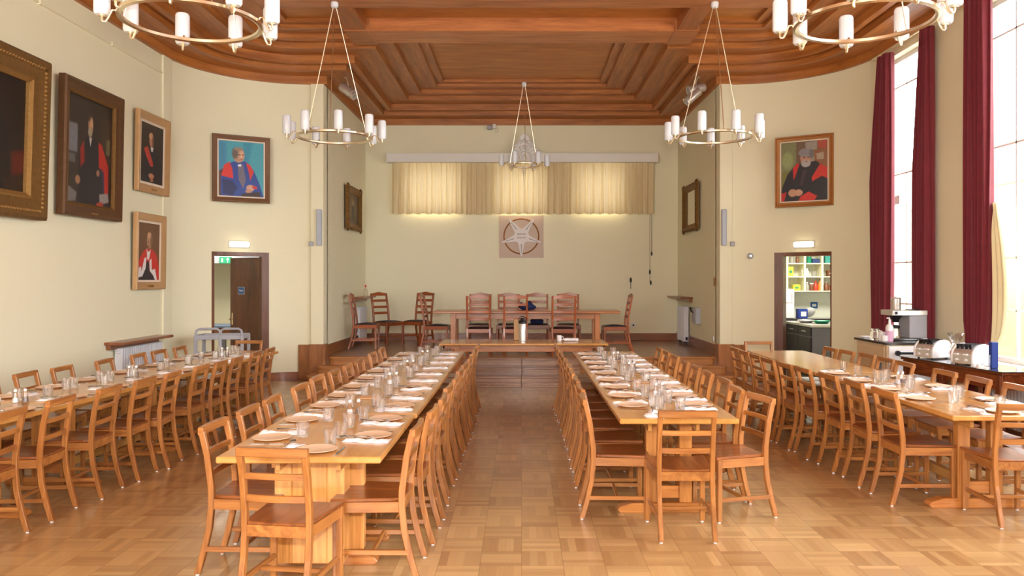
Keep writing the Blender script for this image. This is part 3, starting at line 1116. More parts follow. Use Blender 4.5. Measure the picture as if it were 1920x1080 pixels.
# ------------------------------------------------------------------ refectory tables
def refectory(cx, y0, y1, w, label, group, rz=0, post_off=.12, pedestal=False):
    L = y1 - y0
    t = thing('refectory_table', label, 'table', (cx, (y0 + y1) / 2, 0), rz, group)
    h = L / 2
    bm = B(); box(bm, -w / 2, w / 2, -h + .002, h - .002, .705, .74)
    obj('table_top', bm, M['table_y'], t, bevel=.006)
    bm = B(); box(bm, -post_off - .06, -post_off - .035, -h + .2, h - .2, .62, .703); box(bm, post_off + .035, post_off + .06, -h + .2, h - .2, .62, .703)
    obj('apron', bm, M['table_y'], t, bevel=.002)
    ins = min(.42, L * .3)
    for s in (-1, 1):
        y = s * (h - ins)
        if pedestal and s == -1:
            y = -h + .52
            bm = B(); box(bm, -.25, .24, y + .04, y + .09, .07, .70)
            for k in range(5):
                x = -.25 + .098 * k
                box(bm, x + .002, x + .096, y + .028, y + .04, .07, .70)
            obj('plank_panel', bm, M['table_z'], t, bevel=.002)
            bm = B()
            for k in range(4):
                x = -.235 + .1 * k
                box(bm, x, x + .099, y - .16, y - .005, .05, .70)
            box(bm, -.25, -.22, y - .17, y + .03, .6, .70)
            box(bm, .15, .18, y - .17, y + .03, .6, .70)
            obj('pedestal', bm, M['table_z'], t, bevel=.003)
            fy = y
        else:
            for q in (-1, 1):
                bm = B(); box(bm, q * post_off - .045, q * post_off + .045, y - .035, y + .035, .07, .70)
                obj('leg', bm, M['post_z'], t, bevel=.004)
            bm = B(); box(bm, -post_off + .045, post_off - .045, y - .02, y + .02, .10, .19); obj('cross_rail', bm, M['table_x'], t, bevel=.003)
            fy = y
        bm = B()
        hw = w * .44 if not pedestal else w * .36
        poly = [(-hw, 0), (hw, 0), (hw + .02, .02), (hw, .045), (hw - .09, .07), (-hw + .09, .07), (-hw, .045), (-hw - .02, .02)]
        prism(bm, poly, lambda x, z: (x, fy - .045, z), lambda x, z: (x, fy + .045, z))
        obj('foot', bm, M['table_x'], t, bevel=.004)
    bm = B(); box(bm, -.03, .03, -h + (.615 if pedestal else ins + .02), h - ins - .02, .11, .18)
    obj('stretcher', bm, M['table_y'], t, bevel=.003)
    return t


G = 'refectory tables laid end to end'
refectory(-1.18, 4.19, 5.53, .872, 'near table of the left centre line, on a plank pedestal', G, pedestal=True)
refectory(-1.155, 5.54, 7.98, .85, 'middle table of the left centre line, laid for a meal', G, post_off=.085)
refectory(-1.15, 7.99, 10.3, .83, 'far table of the left centre line, nearest the stage', G, post_off=.085)
refectory(1.06, 5.33, 7.8, .80, 'near table of the right centre line, on two square legs', G)
refectory(1.055, 7.81, 10.3, .79, 'far table of the right centre line, nearest the stage', G)
refectory(3.37, 5.45, 8.0, .82, 'near table of the line beside the curtained windows, laid for a meal', G)
refectory(3.33, 8.01, 10.45, .74, 'bare far table of the line beside the curtained windows', G, post_off=.075)
PA = math.atan(.28 / 5)


def pw(y):
    return -3.9 + .056 * (y - 5)


refectory(pw(5.0), 4.0, 6.05, .84, 'near table of the line by the portrait wall', G, rz=-PA)
refectory(pw(7.1), 6.06, 8.2, .84, 'middle table of the line by the portrait wall', G, rz=-PA)
refectory(pw(9.3), 8.21, 10.42, .84, 'far table of the line by the portrait wall, nearest the left doorway', G, rz=-PA)

# ------------------------------------------------------------------ place settings
def tumbler():
    bm = B()
    n = 20

    def ring(r, z, flute=0.0):
        return [(r * (1 + (flute if k % 2 else 0)) * math.cos(2 * PI * k / n), r * (1 + (flute if k % 2 else 0)) * math.sin(2 * PI * k / n), z) for k in range(n)]
    loft(bm, [ring(.026, 0), ring(.028, .008, .11), ring(.033, .055, .11), ring(.0365, .068, .0), ring(.038, .092), ring(.0355, .092), ring(.034, .068), ring(.026, .012), ring(.004, .011)])
    o = obj('tumbler', bm, M['glass'], smooth=True)
    return tag(o, 'x', 'glass')


def plate():
    bm = B()
    lathe(bm, [(0, 0), (.075, 0), (.108, .009), (.112, .012), (.108, .0145), (.08, .007), (0, .006)], 36)
    o = obj('side_plate', bm, M['plate'], smooth=True)
    return tag(o, 'x', 'plate')


def napkin(seed):
    rnd = random.Random(seed)
    bm = B()
    nx, ny = 6, 14
    W, L = .085, .27
    g = []
    for side in (1, 0):
        rows = []
        for j in range(ny + 1):
            v = j / ny
            r = []
            for i in range(nx + 1):
                u = i / nx - .5
                x = u * W * (1 + .4 * math.sin(v * 5 + seed * 1.7)) + .018 * math.sin(v * 6 + seed * 2) + .006 * math.sin(v * 19 + seed)
                y = (v - .5) * L
                z = 0
                if side:
                    z = .004 + .011 * max(0, math.cos(u * 4.2 + 1.2 * math.sin(v * 7 + seed))) + .006 * math.sin(v * 15 + u * 11 + seed)
                    z = max(.003, z)
                    if i in (0, nx) or j in (0, ny):
                        z = .0025
                r.append(bm.verts.new((x, y, z)))
            rows.append(r)
        g.append(rows)
    for rows in g:
        for j in range(ny):
            for i in range(nx):
                bm.faces.new((rows[j][i], rows[j][i + 1], rows[j + 1][i + 1], rows[j + 1][i]))
    for j in range(ny):
        for i in (0, nx):
            bm.faces.new((g[0][j][i], g[0][j + 1][i], g[1][j + 1][i], g[1][j][i]))
    for i in range(nx):
        for j in (0, ny):
            bm.faces.new((g[0][j][i], g[0][j][i + 1], g[1][j][i + 1], g[1][j][i]))
    o = obj('paper_napkin', bm, M['cloth'], smooth='all')
    return tag(o, 'x', 'napkin')


def knife():
    bm = B()
    prism(bm, [(-.006, -.10), (.006, -.10), (.007, -.02), (.004, 0), (.009, .01), (.009, .09), (0, .105), (-.004, .09), (-.004, 0), (-.007, -.02)], lambda x, y: (x, y, 0), lambda x, y: (x, y, .003))
    return tag(obj('table_knife', bm, M['darksteel'], bevel=.0008), 'x', 'knife')


def spoon():
    bm = B()
    tube(bm, [(0, -.09, .003), (0, 0, .006), (0, .05, .006), (0, .062, .004)], [.0045, .003, .0026, .003], 8)
    secs = []
    for k in range(9):
        a = PI * k / 8
        r = .018 * math.sin(a) + .0006
        y = .085 - .028 * math.cos(a)
        secs.append([(r * math.cos(2 * PI * q / 10), y, .004 + (r * .35) * math.sin(2 * PI * q / 10) - .003 * math.sin(a)) for q in range(10)])
    loft(bm, secs)
    for v in bm.verts:
        v.co.z += .003
    return tag(obj('dessert_spoon', bm, M['darksteel'], smooth='all'), 'x', 'spoon')


P_gl, P_pl = once(tumbler()), once(plate())
P_np = [once(napkin(k)) for k in range(4)]
P_kn, P_sp = once(knife()), once(spoon())
TZ = .741


def setting(ex, ey, ang, where, group, gl=True, rnd=random):
    """place setting: (ex, ey) on the table edge, ang = direction towards the table middle"""
    a = math.radians(ang)
    d = Vector((math.cos(a), math.sin(a)))
    r = Vector((d.y, -d.x))
    rz = a - PI / 2

    def P(u, v):
        return (ex + r.x * u + d.x * v, ey + r.y * u + d.y * v)
    j = lambda q: rnd.uniform(-q, q)
    p = P(j(.012), .15 + j(.012))
    P_pl((*p, TZ), rz, 'beige side plate at the ' + where, 'side plates on the tables')
    p = P(-.165 + j(.01), .165 + j(.015))
    k = rnd.randrange(4)
    P_np[k]((*p, TZ), rz + j(.2), 'folded white napkin at the ' + where, 'napkins on the tables')
    p2 = P(-.165 + j(.01), .20 + j(.02))
    P_sp((*p2, TZ + .022), rz + j(.2), 'spoon on the napkin at the ' + where, 'spoons on the tables')
    p = P(.14, .15 + j(.02))
    P_kn((*p, TZ), rz + j(.08), 'table knife at the ' + where, 'knives on the tables')
    if gl:
        p = P(.03 + j(.11), .325 + j(.02))
        P_gl((*p, TZ), j(1), 'fluted tumbler at the ' + where, 'tumblers on the tables')


EL = {'LA': [4.75, 5.3, 5.85, 6.4, 6.93, 7.46, 7.97, 8.5, 9.05, 9.6, 10.08]}
for i, y in enumerate(EL['LA']):
    setting(-.745, y, 180, '%s place from near end, aisle side, left centre table' % ORD[i], '')
for i, y in enumerate([4.67, 5.28, 5.86, 6.38, 6.91, 7.49, 8.05, 8.6, 9.2, 9.8]):
    setting(-1.61 + (.02 if y > 5.5 else 0), y, 0, '%s place from near end, outer side, left centre table' % ORD[i], '')
for i, y in enumerate([5.86, 6.36, 6.86, 7.33, 7.85, 8.3, 8.8, 9.3, 9.78]):
    setting(.665, y, 0, '%s place from near end, aisle side, right centre table' % ORD[i], '')
for i, y in enumerate([5.88, 6.33, 6.8, 7.33, 7.87, 8.35, 8.85, 9.33, 9.83]):
    setting(1.45, y, 180, '%s place from near end, outer side, right centre table' % ORD[i], '')
for i, y in enumerate([9.8, 9.25, 8.65, 8.08, 7.5, 6.9, 6.3, 5.67]):
    setting(pw(y) + .41, y, 177, '%s place from far end, room side, portrait wall table' % ORD[i], '')
for i, y in enumerate([9.75, 9.2, 8.6, 7.95, 7.35, 6.85, 6.3]):
    setting(pw(y) - .41, y, -3, '%s place from far end, wall side, portrait wall table' % ORD[i], '')
for i, y in enumerate([7.85, 7.3, 6.75, 6.2]):
    setting(2.965, y, 0, '%s place from far end, room side, window table' % ORD[i], '')
for i, y in enumerate([7.55, 6.9, 6.15]):
    setting(3.775, y, 180, '%s place from far end, window side, window table' % ORD[i], '')
setting(-1.13, 4.20, 90, 'head place, near end of left centre table', '')
setting(1.08, 5.34, 90, 'head place, near end of right centre table', '')
setting(3.40, 5.46, 90, 'head place, near end of window table', '')
# further glasses standing between the places
EX = [(-1.09, 5.02, 'left centre table, nearest the aisle corner'), (-1.0, 5.62, 'left centre table, behind the first seam'), (-1.25, 7.75, 'left centre table, beyond the cruets'),
      (-1.2, 8.75, 'left centre table, past its middle'), (-1.05, 9.85, 'left centre table, close to the stage end'), (-1.2, 10.1, 'left centre table, at the stage end'),
      (1.0, 5.75, 'right centre table, behind the head place'), (1.05, 7.6, 'right centre table, by the seam'), (1.1, 8.6, 'right centre table, past its middle'), (.98, 9.95, 'right centre table, at the stage end'),
      (3.36, 7.35, 'window table, beside the cruets'), (3.42, 7.0, 'window table, in front of the cruets'), (3.3, 8.15, 'window table, on the bare stretch'), (3.5, 6.35, 'window table, towards the near end'),
      (-3.86, 6.85, 'portrait wall table, before the cruets'), (-3.78, 7.3, 'portrait wall table, near the radiator'), (-3.72, 8.9, 'portrait wall table, two thirds along'), (-3.66, 10.1, 'portrait wall table, by the far end')]
for x, y, w in EX:
    P_gl((x, y, TZ), random.random(), 'spare tumbler mid ' + w, 'tumblers on the tables')


def shaker(fill):
    t = thing('salt_shaker' if fill == 'white' else 'pepper_shaker', 'x', 'shaker')
    bm = B(); lathe(bm, [(.024, 0), (.025, .004), (.014, .075), (.012, .082)], 12); obj('glass_body', bm, M['glass'], t)
    bm = B(); lathe(bm, [(.019, .003), (.016, .036)], 12); obj('contents', bm, M['cloth'] if fill == 'white' else M['ink'], t)
    bm = B(); lathe(bm, [(.013, .083), (.014, .098), (.008, .106)], 12); obj('cap', bm, M['steel'], t, smooth=True)
    return t


P_sa, P_pe = once(shaker('white')), once(shaker('dark'))
for i, (x, y, w) in enumerate([(-1.19, 5.5, 'left centre table, nearest pair'), (-1.18, 7.1, 'left centre table, second pair'), (-1.18, 8.2, 'left centre table, third pair'), (-1.16, 9.3, 'left centre table, pair nearest the stage'),
                               (1.08, 6.4, 'right centre table, nearest pair'), (1.08, 8.0, 'right centre table, middle pair'), (1.05, 9.1, 'right centre table, pair nearest the stage'),
                               (-3.84, 6.03, 'portrait wall table, nearest pair'), (-3.78, 7.65, 'portrait wall table, middle pair'), (-3.66, 9.7, 'portrait wall table, far pair'), (3.38, 7.14, 'window table')]):
    P_sa((x, y, TZ), 0, 'conical glass salt shaker mid ' + w, 'salt and pepper shakers')
    P_pe((x + .055, y + .03, TZ), 0, 'conical glass pepper shaker mid ' + w, 'salt and pepper shakers')
bm = B(); box(bm, -.09, .09, -.09, .09, 0, .006)
P_mt = once(tag(obj('table_mat', bm, M['mat'], bevel=.002), 'x', 'table mat'))
for x, y, w in [(-1.2, 6.3, 'left centre table'), (1.08, 7.25, 'right centre table, nearer one'), (1.06, 9.15, 'right centre table, nearer the stage'), (-1.16, 8.62, 'left centre table, past the third shakers')]:
    P_mt((x, y, TZ), 0, 'square beige mat in the middle of the ' + w, 'square table mats')

# ------------------------------------------------------------------ low serving table before the stage
t = thing('serving_table', 'long low table in front of the stage steps, holding a vacuum jug', 'table', (.03, 11.97, 0))
bm = B(); box(bm, -1.235, 1.235, -.42, .42, .708, .74); obj('table_top', bm, M['table_y'], t, bevel=.008)
bm = B(); box(bm, -.95, .95, -.30, -.275, .61, .706); box(bm, -.95, .95, .275, .30, .61, .706); obj('apron', bm, M['dais_x'], t, bevel=.003)
for s in (-1, 1):
    for q in (-1, 1):
        bm = B(); box(bm, s * .98 - .035, s * .98 + .035, q * .26 - .035, q * .26 + .035, .06, .706); obj('leg', bm, M['dais_z'], t, bevel=.004)
    bm = B(); prism(bm, [(-.38, 0), (.38, 0), (.39, .03), (.3, .06), (-.3, .06), (-.39, .03)], lambda y, z: (s * .98 - .04, y, z), lambda y, z: (s * .98 + .04, y, z)); obj('foot', bm, M['dais_x'], t, bevel=.003)
for s in (-1, 1):
    bm = B()
    bm2 = bm
    box(bm, *sorted((s * .98, s * 1.19)), -.30, -.27, .66, .706)
    box(bm, s * 1.18 - .02, s * 1.18 + .02, -.30, .30, .66, .706)
    obj('end_rail', bm, M['dais_x'], t, bevel=.003)


def airpot(loc, label, r, h, mat):
    t = thing('vacuum_jug', label, 'jug', loc)
    bm = B(); lathe(bm, [(r * .98, 0), (r, .01), (r, h * .68), (r * .9, h * .71)], 24); obj('body', bm, M[mat], t, smooth=True)
    bm = B(); lathe(bm, [(r * .98, h * .70), (r * 1.02, h * .72), (r * .95, h * .80), (r * .6, h * .86), (r * .5, h * .94), (r * .1, h * .95)], 20); obj('lid', bm, M['black'], t, smooth=True)
    bm = B(); tube(bm, [(0, -r * .7, h * .82), (0, -r * 1.3, h * .84), (0, -r * 1.7, h * .78)], r * .16, 8); obj('spout', bm, M['black'], t, smooth=True)
    bm = B(); tube(bm, [(-r, 0, h * .74), (-r * 1.1, .02, h * .9), (-r * .3, .02, h * 1.0), (r * .3, .02, h * 1.0), (r * 1.1, .02, h * .9), (r, 0, h * .74)], r * .13, 8); obj('handle', bm, M['black'], t, smooth=True)
    return t


airpot((.015, 12.08, TZ), 'steel vacuum jug with black pump lid on the low serving table', .056, .37, 'steel')
t = thing('mug', 'white mug on the low serving table', 'mug', (.565, 11.95, TZ))
bm = B(); lathe(bm, [(.03, 0), (.037, .01), (.037, .09), (.034, .09), (.033, .012), (0, .01)], 20); obj('cup', bm, M['whiteg'], t, smooth=True)
bm = B(); tube(bm, [(.035, 0, .075), (.058, 0, .07), (.062, 0, .045), (.054, 0, .025), (.035, 0, .02)], .005, 8); obj('handle', bm, M['whiteg'], t, smooth=True)
bm = B()
loft(bm, [[(x, .05 * math.cos(a), max(0, .022 + .024 * math.sin(a) + .004 * math.sin(x * 60 + a * 3))) for a in [2 * PI * k / 12 for k in range(12)]] for x in [-.11 + .02 * q for q in range(12)]])
o = obj('cloth_roll', bm, M['cloth'], smooth='all'); o.location = (.745, 12.0, TZ)
tag(o, 'rolled white cloth beside the mug on the low serving table', 'cloth')
bm = B(); box(bm, -.05, .05, -.06, .06, 0, .32)
o = tag(obj('carton', bm, M['tan'], bevel=.006), 'tall tan carton behind the vacuum jug on the low serving table', 'carton'); o.location = (-.07, 12.22, TZ)

# ------------------------------------------------------------------ high table and high-backed chairs on the stage
SZ = .391
t = thing('high_table', 'long wooden high table standing on the stage', 'table', (.085, 13.95, SZ))
bm = B(); box(bm, -1.60, 1.60, -.43, .43, .70, .74); obj('table_top', bm, M['dais_x'], t, bevel=.008)
bm = B(); box(bm, -1.30, 1.26, -.27, -.24, .60, .70); box(bm, -1.30, 1.26, .24, .27, .60, .70); obj('apron', bm, M['dais_x'], t, bevel=.003)
for x in (-1.26, 1.22):
    for q in (-1, 1):
        bm = B(); box(bm, x - .045, x + .045, q * .25 - .045, q * .25 + .045, .06, .70); obj('leg', bm, M['dais_z'], t, bevel=.004)
    bm = B(); prism(bm, [(-.38, 0), (.38, 0), (.39, .03), (.32, .06), (-.32, .06), (-.39, .03)], lambda y, z: (x - .045, y, z), lambda y, z: (x + .045, y, z)); obj('foot', bm, M['dais_x'], t, bevel=.003)
bm = B(); box(bm, -.42, -.36, -.03, .03, 0, .6); obj('leg', bm, M['dais_z'], t, bevel=.004)
bm = B(); box(bm, -1.24, 1.2, -.025, .025, .12, .19); obj('stretcher', bm, M['dais_x'], t, bevel=.003)


def make_high_chair():
    t = thing('high_back_chair', 'x', 'chair')
    for s in (-1, 1):
        x = s * .19
        bm = B(); post(bm, [(x, -.30, 0), (x, -.25, .15), (x, -.215, .32), (x, -.205, .46), (x, -.215, .6), (x, -.25, .82), (x, -.285, 1.0)], .032, .036)
        obj('back_post', bm, M['oak_z'], t, bevel=.004)
        bm = B(); post(bm, [(s * .20, .2, 0), (s * .205, .2, .2), (s * .205, .2, .44)], .036, .036)
        obj('leg', bm, M['oak_z'], t, bevel=.004)
        bm = B(); box(bm, s * .195 - .01, s * .195 + .01, -.23, .2, .15, .18)
        obj('stretcher', bm, M['oak_y'], t, bevel=.002)
    bm = B(); box(bm, -.19, .19, .01, .03, .15, .18); obj('stretcher', bm, M['oak_x'], t, bevel=.002)
    bm = B(); prism(bm, [(-.19, -.2), (.19, -.2), (.225, .22), (-.225, .22)], lambda x, y: (x, y, .38), lambda x, y: (x, y, .45)); obj('seat_frame', bm, M['oak_x'], t, bevel=.004)
    bm = B()
    secs = []
    for i in range(7):
        v = i / 6
        y = -.19 + .39 * v
        hw = .165 + .035 * v
        e = .006 + .026 * math.sin(PI * min(max(v, .03), .97))
        secs.append([(-hw, y, .45), (hw, y, .45), (hw * .9, y, .45 + e * .8), (0, y, .45 + e), (-hw * .9, y, .45 + e * .8)])
    loft(bm, secs); obj('seat_pad', bm, M['leather'], t, smooth='all')
    bm = B()
    secs = []
    for k in range(-8, 9):
        u = k / 8
        arch = .026 * max(0, math.cos(u * PI * .5)) ** 3
        y = -.282 - .012 * (1 - u * u)
        secs.append([(u * .205, y - .012, .955), (u * .205, y + .012, .955), (u * .205, y + .012, 1.005 + arch), (u * .205, y - .012, 1.005 + arch)])
    loft(bm, secs); obj('top_rail', bm, M['oak_x'], t, bevel=.003)
    for y, z in ((-.262, .86), (-.238, .735), (-.22, .615)):
        bm = B(); rail(bm, [(.178 * k / 4, y - .014 * (1 - (k / 4) ** 2), z) for k in range(-4, 5)], .016, .048)
        obj('back_slat', bm, M['oak_x'], t, bevel=.003)
    return t


P_hc = once(make_high_chair())
for x, y, f, lb in [(-2.88, 14.75, 2, 'high-backed chair nearest the radiator, facing across the stage'),
                    (-2.62, 15.6, -40, 'high-backed chair angled by the left shelf on the stage'),
                    (-2.07, 15.8, -118, 'high-backed chair against the back wall, left of the high table'),
                    (-1.52, 14.35, -3, 'high-backed chair side-on at the left end of the high table'),
                    (-.72, 13.62, 90, 'leftmost high-backed chair with its back to the hall at the high table'),
                    (-.11, 13.62, 92, 'middle high-backed chair with its back to the hall, behind the vacuum jug'),
                    (.70, 13.62, 91, 'rightmost high-backed chair with its back to the hall at the high table'),
                    (-.24, 14.62, 270, 'high-backed chair behind the high table, facing the hall, left of the blue jacket'),
                    (.29, 14.62, 270, 'high-backed chair behind the high table with the blue jacket beside it'),
                    (-.78, 14.62, 268, 'leftmost high-backed chair behind the high table facing the hall'),
                    (.86, 14.62, 268, 'rightmost high-backed chair behind the high table facing the hall'),
                    (1.66, 14.15, 180, 'high-backed chair facing the right end of the high table')]:
    a = math.radians(f)
    if f in (90, 92, 91):
        y = 13.5
    P_hc((x, y, SZ), a - PI / 2, lb, 'high-backed chairs on the stage')
bm = B()
bmesh.ops.create_icosphere(bm, subdivisions=3, radius=1)
for v in bm.verts:
    nx, ny, nz = v.co
    v.co = Vector((nx * .15 * (1 + .12 * math.sin(ny * 5)), ny * .1, max(0, (nz + .75) * .075 * (1 + .25 * math.sin(nx * 6)))))
o = tag(obj('folded_jacket', bm, M['navy'], smooth='all'), 'crumpled blue jacket lying on the high table', 'jacket')
o.location = (.10, 14.2, SZ + .741)
bm = B(); box(bm, -.13, .11, -.1, .1, 0, .07)
o = tag(obj('cloth_bag', bm, M['navy'], bevel=.02, smooth=True), 'flat blue bag on the seat behind the high table', 'bag')
o.location = (.29, 14.58, SZ + .478)

# shelves, radiators, bottle on the stage and the left wall
def radiator(name_label, x, y0, y1, z0, z1, side, group):
    t = thing('radiator', name_label, 'radiator', (x, (y0 + y1) / 2, 0), 0, group)
    L = (y1 - y0) / 2
    bm = B()
    n = int(2 * L / .055)
    for k in range(n):
        y = -L + (k + .5) * 2 * L / n
        box(bm, -.05, .05, y - .019, y + .019, z0, z1)
    box(bm, -.035, .035, -L, L, z0 + .03, z0 + .07)
    box(bm, -.035, .035, -L, L, z1 - .07, z1 - .03)
    obj('column_panel', bm, M['radiator'], t, bevel=.006)
    bm = B(); tube(bm, [(0, -L - .04, z0 + .05), (0, -L + .02, z0 + .05)], .015, 8); lathe(bm, [(.02, 0), (.02, .06)], 10, (0, -L - .04, z0 + .03)); obj('valve', bm, M['black'], t)
    for y in (-L + .06, L - .06):
        bm = B(); box(bm, -.02, .02, y - .02, y + .02, z0 - .06, z0)
        obj('foot', bm, M['black'], t)
    return t


def wall_shelf(label, x0, x1, y0, y1, z, mat='skirt_y'):
    bm = B()
    s = 1 if x0 < x1 else -1
    box(bm, *sorted((x0, x1)), y0, y1, z - .035, z)
    e = tag(obj('wall_shelf', bm, M[mat], bevel=.005), label, 'shelf', 'wooden shelves over the radiators')
    bm = B(); box(bm, *sorted((x0, x0 + s * .06)), y0 + .05, y1 - .05, z - .10, z - .036); obj('bracket', bm, M[mat], e, bevel=.003)
    return e


radiator('white column radiator on the left wall behind the chairs', -HW + .075, 10.05, 11.2, .13, .80, 1, 'column radiators')
wall_shelf('wooden shelf over the radiator on the left wall', -HW, -HW + .24, 9.85, 11.28, .89)
radiator('white radiator at the left of the stage behind a high-backed chair', -SX + .08, 15.5, 16.2, SZ + .1, 1.12, 1, 'column radiators')
wall_shelf('wooden shelf at the left of the stage with a spray bottle on it', -SX, -SX + .24, 15.3, 16.6, 1.33)
radiator('white radiator at the right of the stage', SX - .08, 15.45, 16.1, SZ + .07, 1.14, -1, 'column radiators')
wall_shelf('wooden shelf at the right of the stage over the radiator', SX, SX - .25, 15.2, 16.55, 1.33)
t = thing('spray_bottle', 'clear bottle with a red cap on the stage shelf', 'bottle', (-3.13, 15.95, 1.331))
bm = B(); lathe(bm, [(.035, 0), (.037, .01), (.037, .13), (.014, .165), (.014, .18)], 16); obj('body', bm, M['plasticbag'], t, smooth=True)
bm = B(); lathe(bm, [(.016, .18), (.018, .215), (.006, .235)], 12); obj('cap', bm, M['k_red'], t, smooth=True)
t = thing('wall_heater_control', 'two small grey boxes with valves on the right stage wall', 'control box', (SX, 14.75, 1.02))
bm = B(); box(bm, -.07, 0, .10, .26, -.15, .12); obj('valve_box', bm, M['grey'], t, bevel=.005)
bm = B(); box(bm, -.09, 0, -.18, .02, -.17, .13); obj('switch_box', bm, M['bluegrey'], t, bevel=.005)
bm = B(); tube(bm, [(-.05, .3, .1), (-.11, .2, .12), (-.1, .14, .05), (-.05, .12, .02)], .012, 8); obj('pipe', bm, M['black'], t)
bm = B()
box(bm, SX - .02, SX, 13.42, 13.5, 1.56, 1.70)
tag(obj('light_switch', bm, M['gold2'], bevel=.003), 'brass switch plate on the right stage wall', 'switch')
for x, y, z, lb, nm in ((SX - .012, 13.6, .66, 'small white socket low on the right stage wall', 'wall_socket'),):
    bm = B(); box(bm, SX - .015, SX, 13.55, 13.65, .62, .70); tag(obj(nm, bm, M['whiteg'], bevel=.002), lb, 'socket')
bm = B(); box(bm, 2.29, 2.40, YB - .015, YB, .66, .76)
e = tag(obj('wall_socket', bm, M['white'], bevel=.002), 'square socket on the back wall, right of the high table', 'socket')
bm = B(); lathe(bm, [(.02, 0), (.02, .02)], 10, mt=Matrix.Translation((2.345, YB - .015, .71)) @ Matrix.Rotation(PI / 2, 4, 'X')); obj('plug', bm, M['black'], e)

# ------------------------------------------------------------------ back wall: pelmet, net curtain, cords, crest, emblem
bm = B(); box(bm, -2.80, 2.83, YB - .26, YB - .003, 4.10, 4.285)
tag(obj('pelmet', bm, M['white'], bevel=.004), 'long white pelmet box over the net curtain on the back wall', 'pelmet')
bm = B()
nx = 700
top, bot = 4.10, 3.035
rows = []
rnd = random.Random(3)
ph = [rnd.uniform(0, 6.28) for _ in range(6)]
for z in np.linspace(top, bot, 9):
    r = []
    zz = (top - z) / (top - bot)
    for k in range(nx + 1):
        x = -2.70 + 5.47 * k / nx
        d = .022 * math.sin(x * 62 + 1.2 * math.sin(x * 3 + ph[0])) + .014 * math.sin(x * 101 + ph[1] + zz * .8) + .012 * math.sin(x * 23 + ph[2])
        r.append(bm.verts.new((x + .006 * zz * math.sin(x * 40), YB - .13 + d * (.6 + .5 * zz), z + (.012 * math.sin(x * 30) if zz == 1 else 0))))
    rows.append(r)
for a, b in zip(rows, rows[1:]):
    for k in range(nx):
        bm.faces.new((a[k], a[k + 1], b[k + 1], b[k]))
o = tag(obj('net_curtain', bm, M['net'], smooth='all'), 'pleated cream net curtain across the back wall window', 'curtain')
bm = B(); tube(bm, [(2.72, YB - .1, 4.1), (2.73, YB - .03, 3.0), (2.73, YB - .02, 2.26)], .005, 6)
e = tag(obj('pull_cord', bm, M['ink']), 'long curtain pull cord at the right of the net curtain', 'cord')
bm = B(); lathe(bm, [(.014, 0), (.018, .05), (.006, .09)], 8, (2.73, YB - .02, 2.17)); obj('toggle', bm, M['black'], e)
bm = B(); tube(bm, [(2.69, YB - .1, 4.1), (2.69, YB - .03, 3.0), (2.69, YB - .03, 1.62)], .004, 6)
e = tag(obj('pull_cord', bm, M['ink']), 'longer curtain cord with two dark toggles on the back wall', 'cord')
bm = B(); lathe(bm, [(.014, 0), (.018, .06), (.006, .1)], 8, (2.69, YB - .03, 1.78)); lathe(bm, [(.014, 0), (.018, .05), (.006, .09)], 8, (2.71, YB - .03, 1.56)); obj('toggle', bm, M['black'], e)
bm = B(); tube(bm, [(2.29, YB - .03, 1.47), (2.29, YB - .03, 1.62)], .006, 6); lathe(bm, [(.008, 0), (.022, .03), (.022, .08), (.008, .11)], 8, (2.29, YB - .03, 1.6))
tag(obj('cord_weight', bm, M['black']), 'short dark cord weight hanging on the back wall above the end chair', 'weight')

# white stepped crest over the pelmet
bm = B()
CXX = .06
poly = [(-.33, 0), (-.33, .12), (-.26, .16), (-.26, .2), (-.2, .26), (-.17, .36), (-.12, .44), (-.09, .52), (-.03, .57), (.03, .57), (.08, .52), (.12, .44), (.16, .36), (.19, .28), (.2, .22), (.27, .2), (.27, .14), (.31, .1), (.31, 0)]
prism(bm, poly, lambda x, z: (CXX + x, YB - .32, 4.11 + z), lambda x, z: (CXX + x, YB - .262, 4.11 + z))
e = tag(obj('wall_crest', bm, M['white'], bevel=.01), 'white carved crest standing up from the middle of the pelmet', 'crest')
bm = B()
for k in range(26):
    a = PI * (k % 9 + .5) / 9
    rr = .12 + .13 * (k // 9)
    lathe(bm, [(.0, .0), (.05, .01), (.035, .03), (0, .04)], 8, mt=Matrix.Translation((CXX + rr * .72 * math.cos(a), YB - .318, 4.16 + rr * .95 * math.sin(a))) @ Matrix.Rotation(PI / 2, 4, 'X'))
obj('scroll_relief', bm, M['white'], e, smooth=True)

# emblem: square board, ochre ring, five-pointed star standing on its point
EXc, EZc = -.005, 2.575
e = thing('star_emblem', 'square wall emblem with a white five-pointed star in an ochre ring', 'emblem', (EXc, YB - .004, EZc))
bm = B(); box(bm, -.465, .465, -.02, 0, -.45, .44); obj('board', bm, M['board'], e, bevel=.003)
bm = B(); tube(bm, [(.365 * math.cos(2 * PI * k / 64), -.03, .365 * math.sin(2 * PI * k / 64)) for k in range(64)], .013, 8, closed=True); obj('ring', bm, M['ring'], e, smooth=True)
bm = B()
R1, R2 = .43, .165
pts = []
for k in range(10):
    a = -PI / 2 + PI * k / 5
    r = R1 if k % 2 == 0 else R2
    if k % 2 == 0:
        for da in (-.03, .03):
            pts.append((r * math.cos(a + da), r * math.sin(a + da)))
    else:
        for da in (-.16, .16):
            pts.append((r * math.cos(a + da), r * math.sin(a + da)))
prism(bm, pts, lambda x, z: (x, -.055, z), lambda x, z: (x, -.02, z))
st = obj('star', bm, M['star'], e, bevel=.006)
bm = B()
rr = random.Random(5)
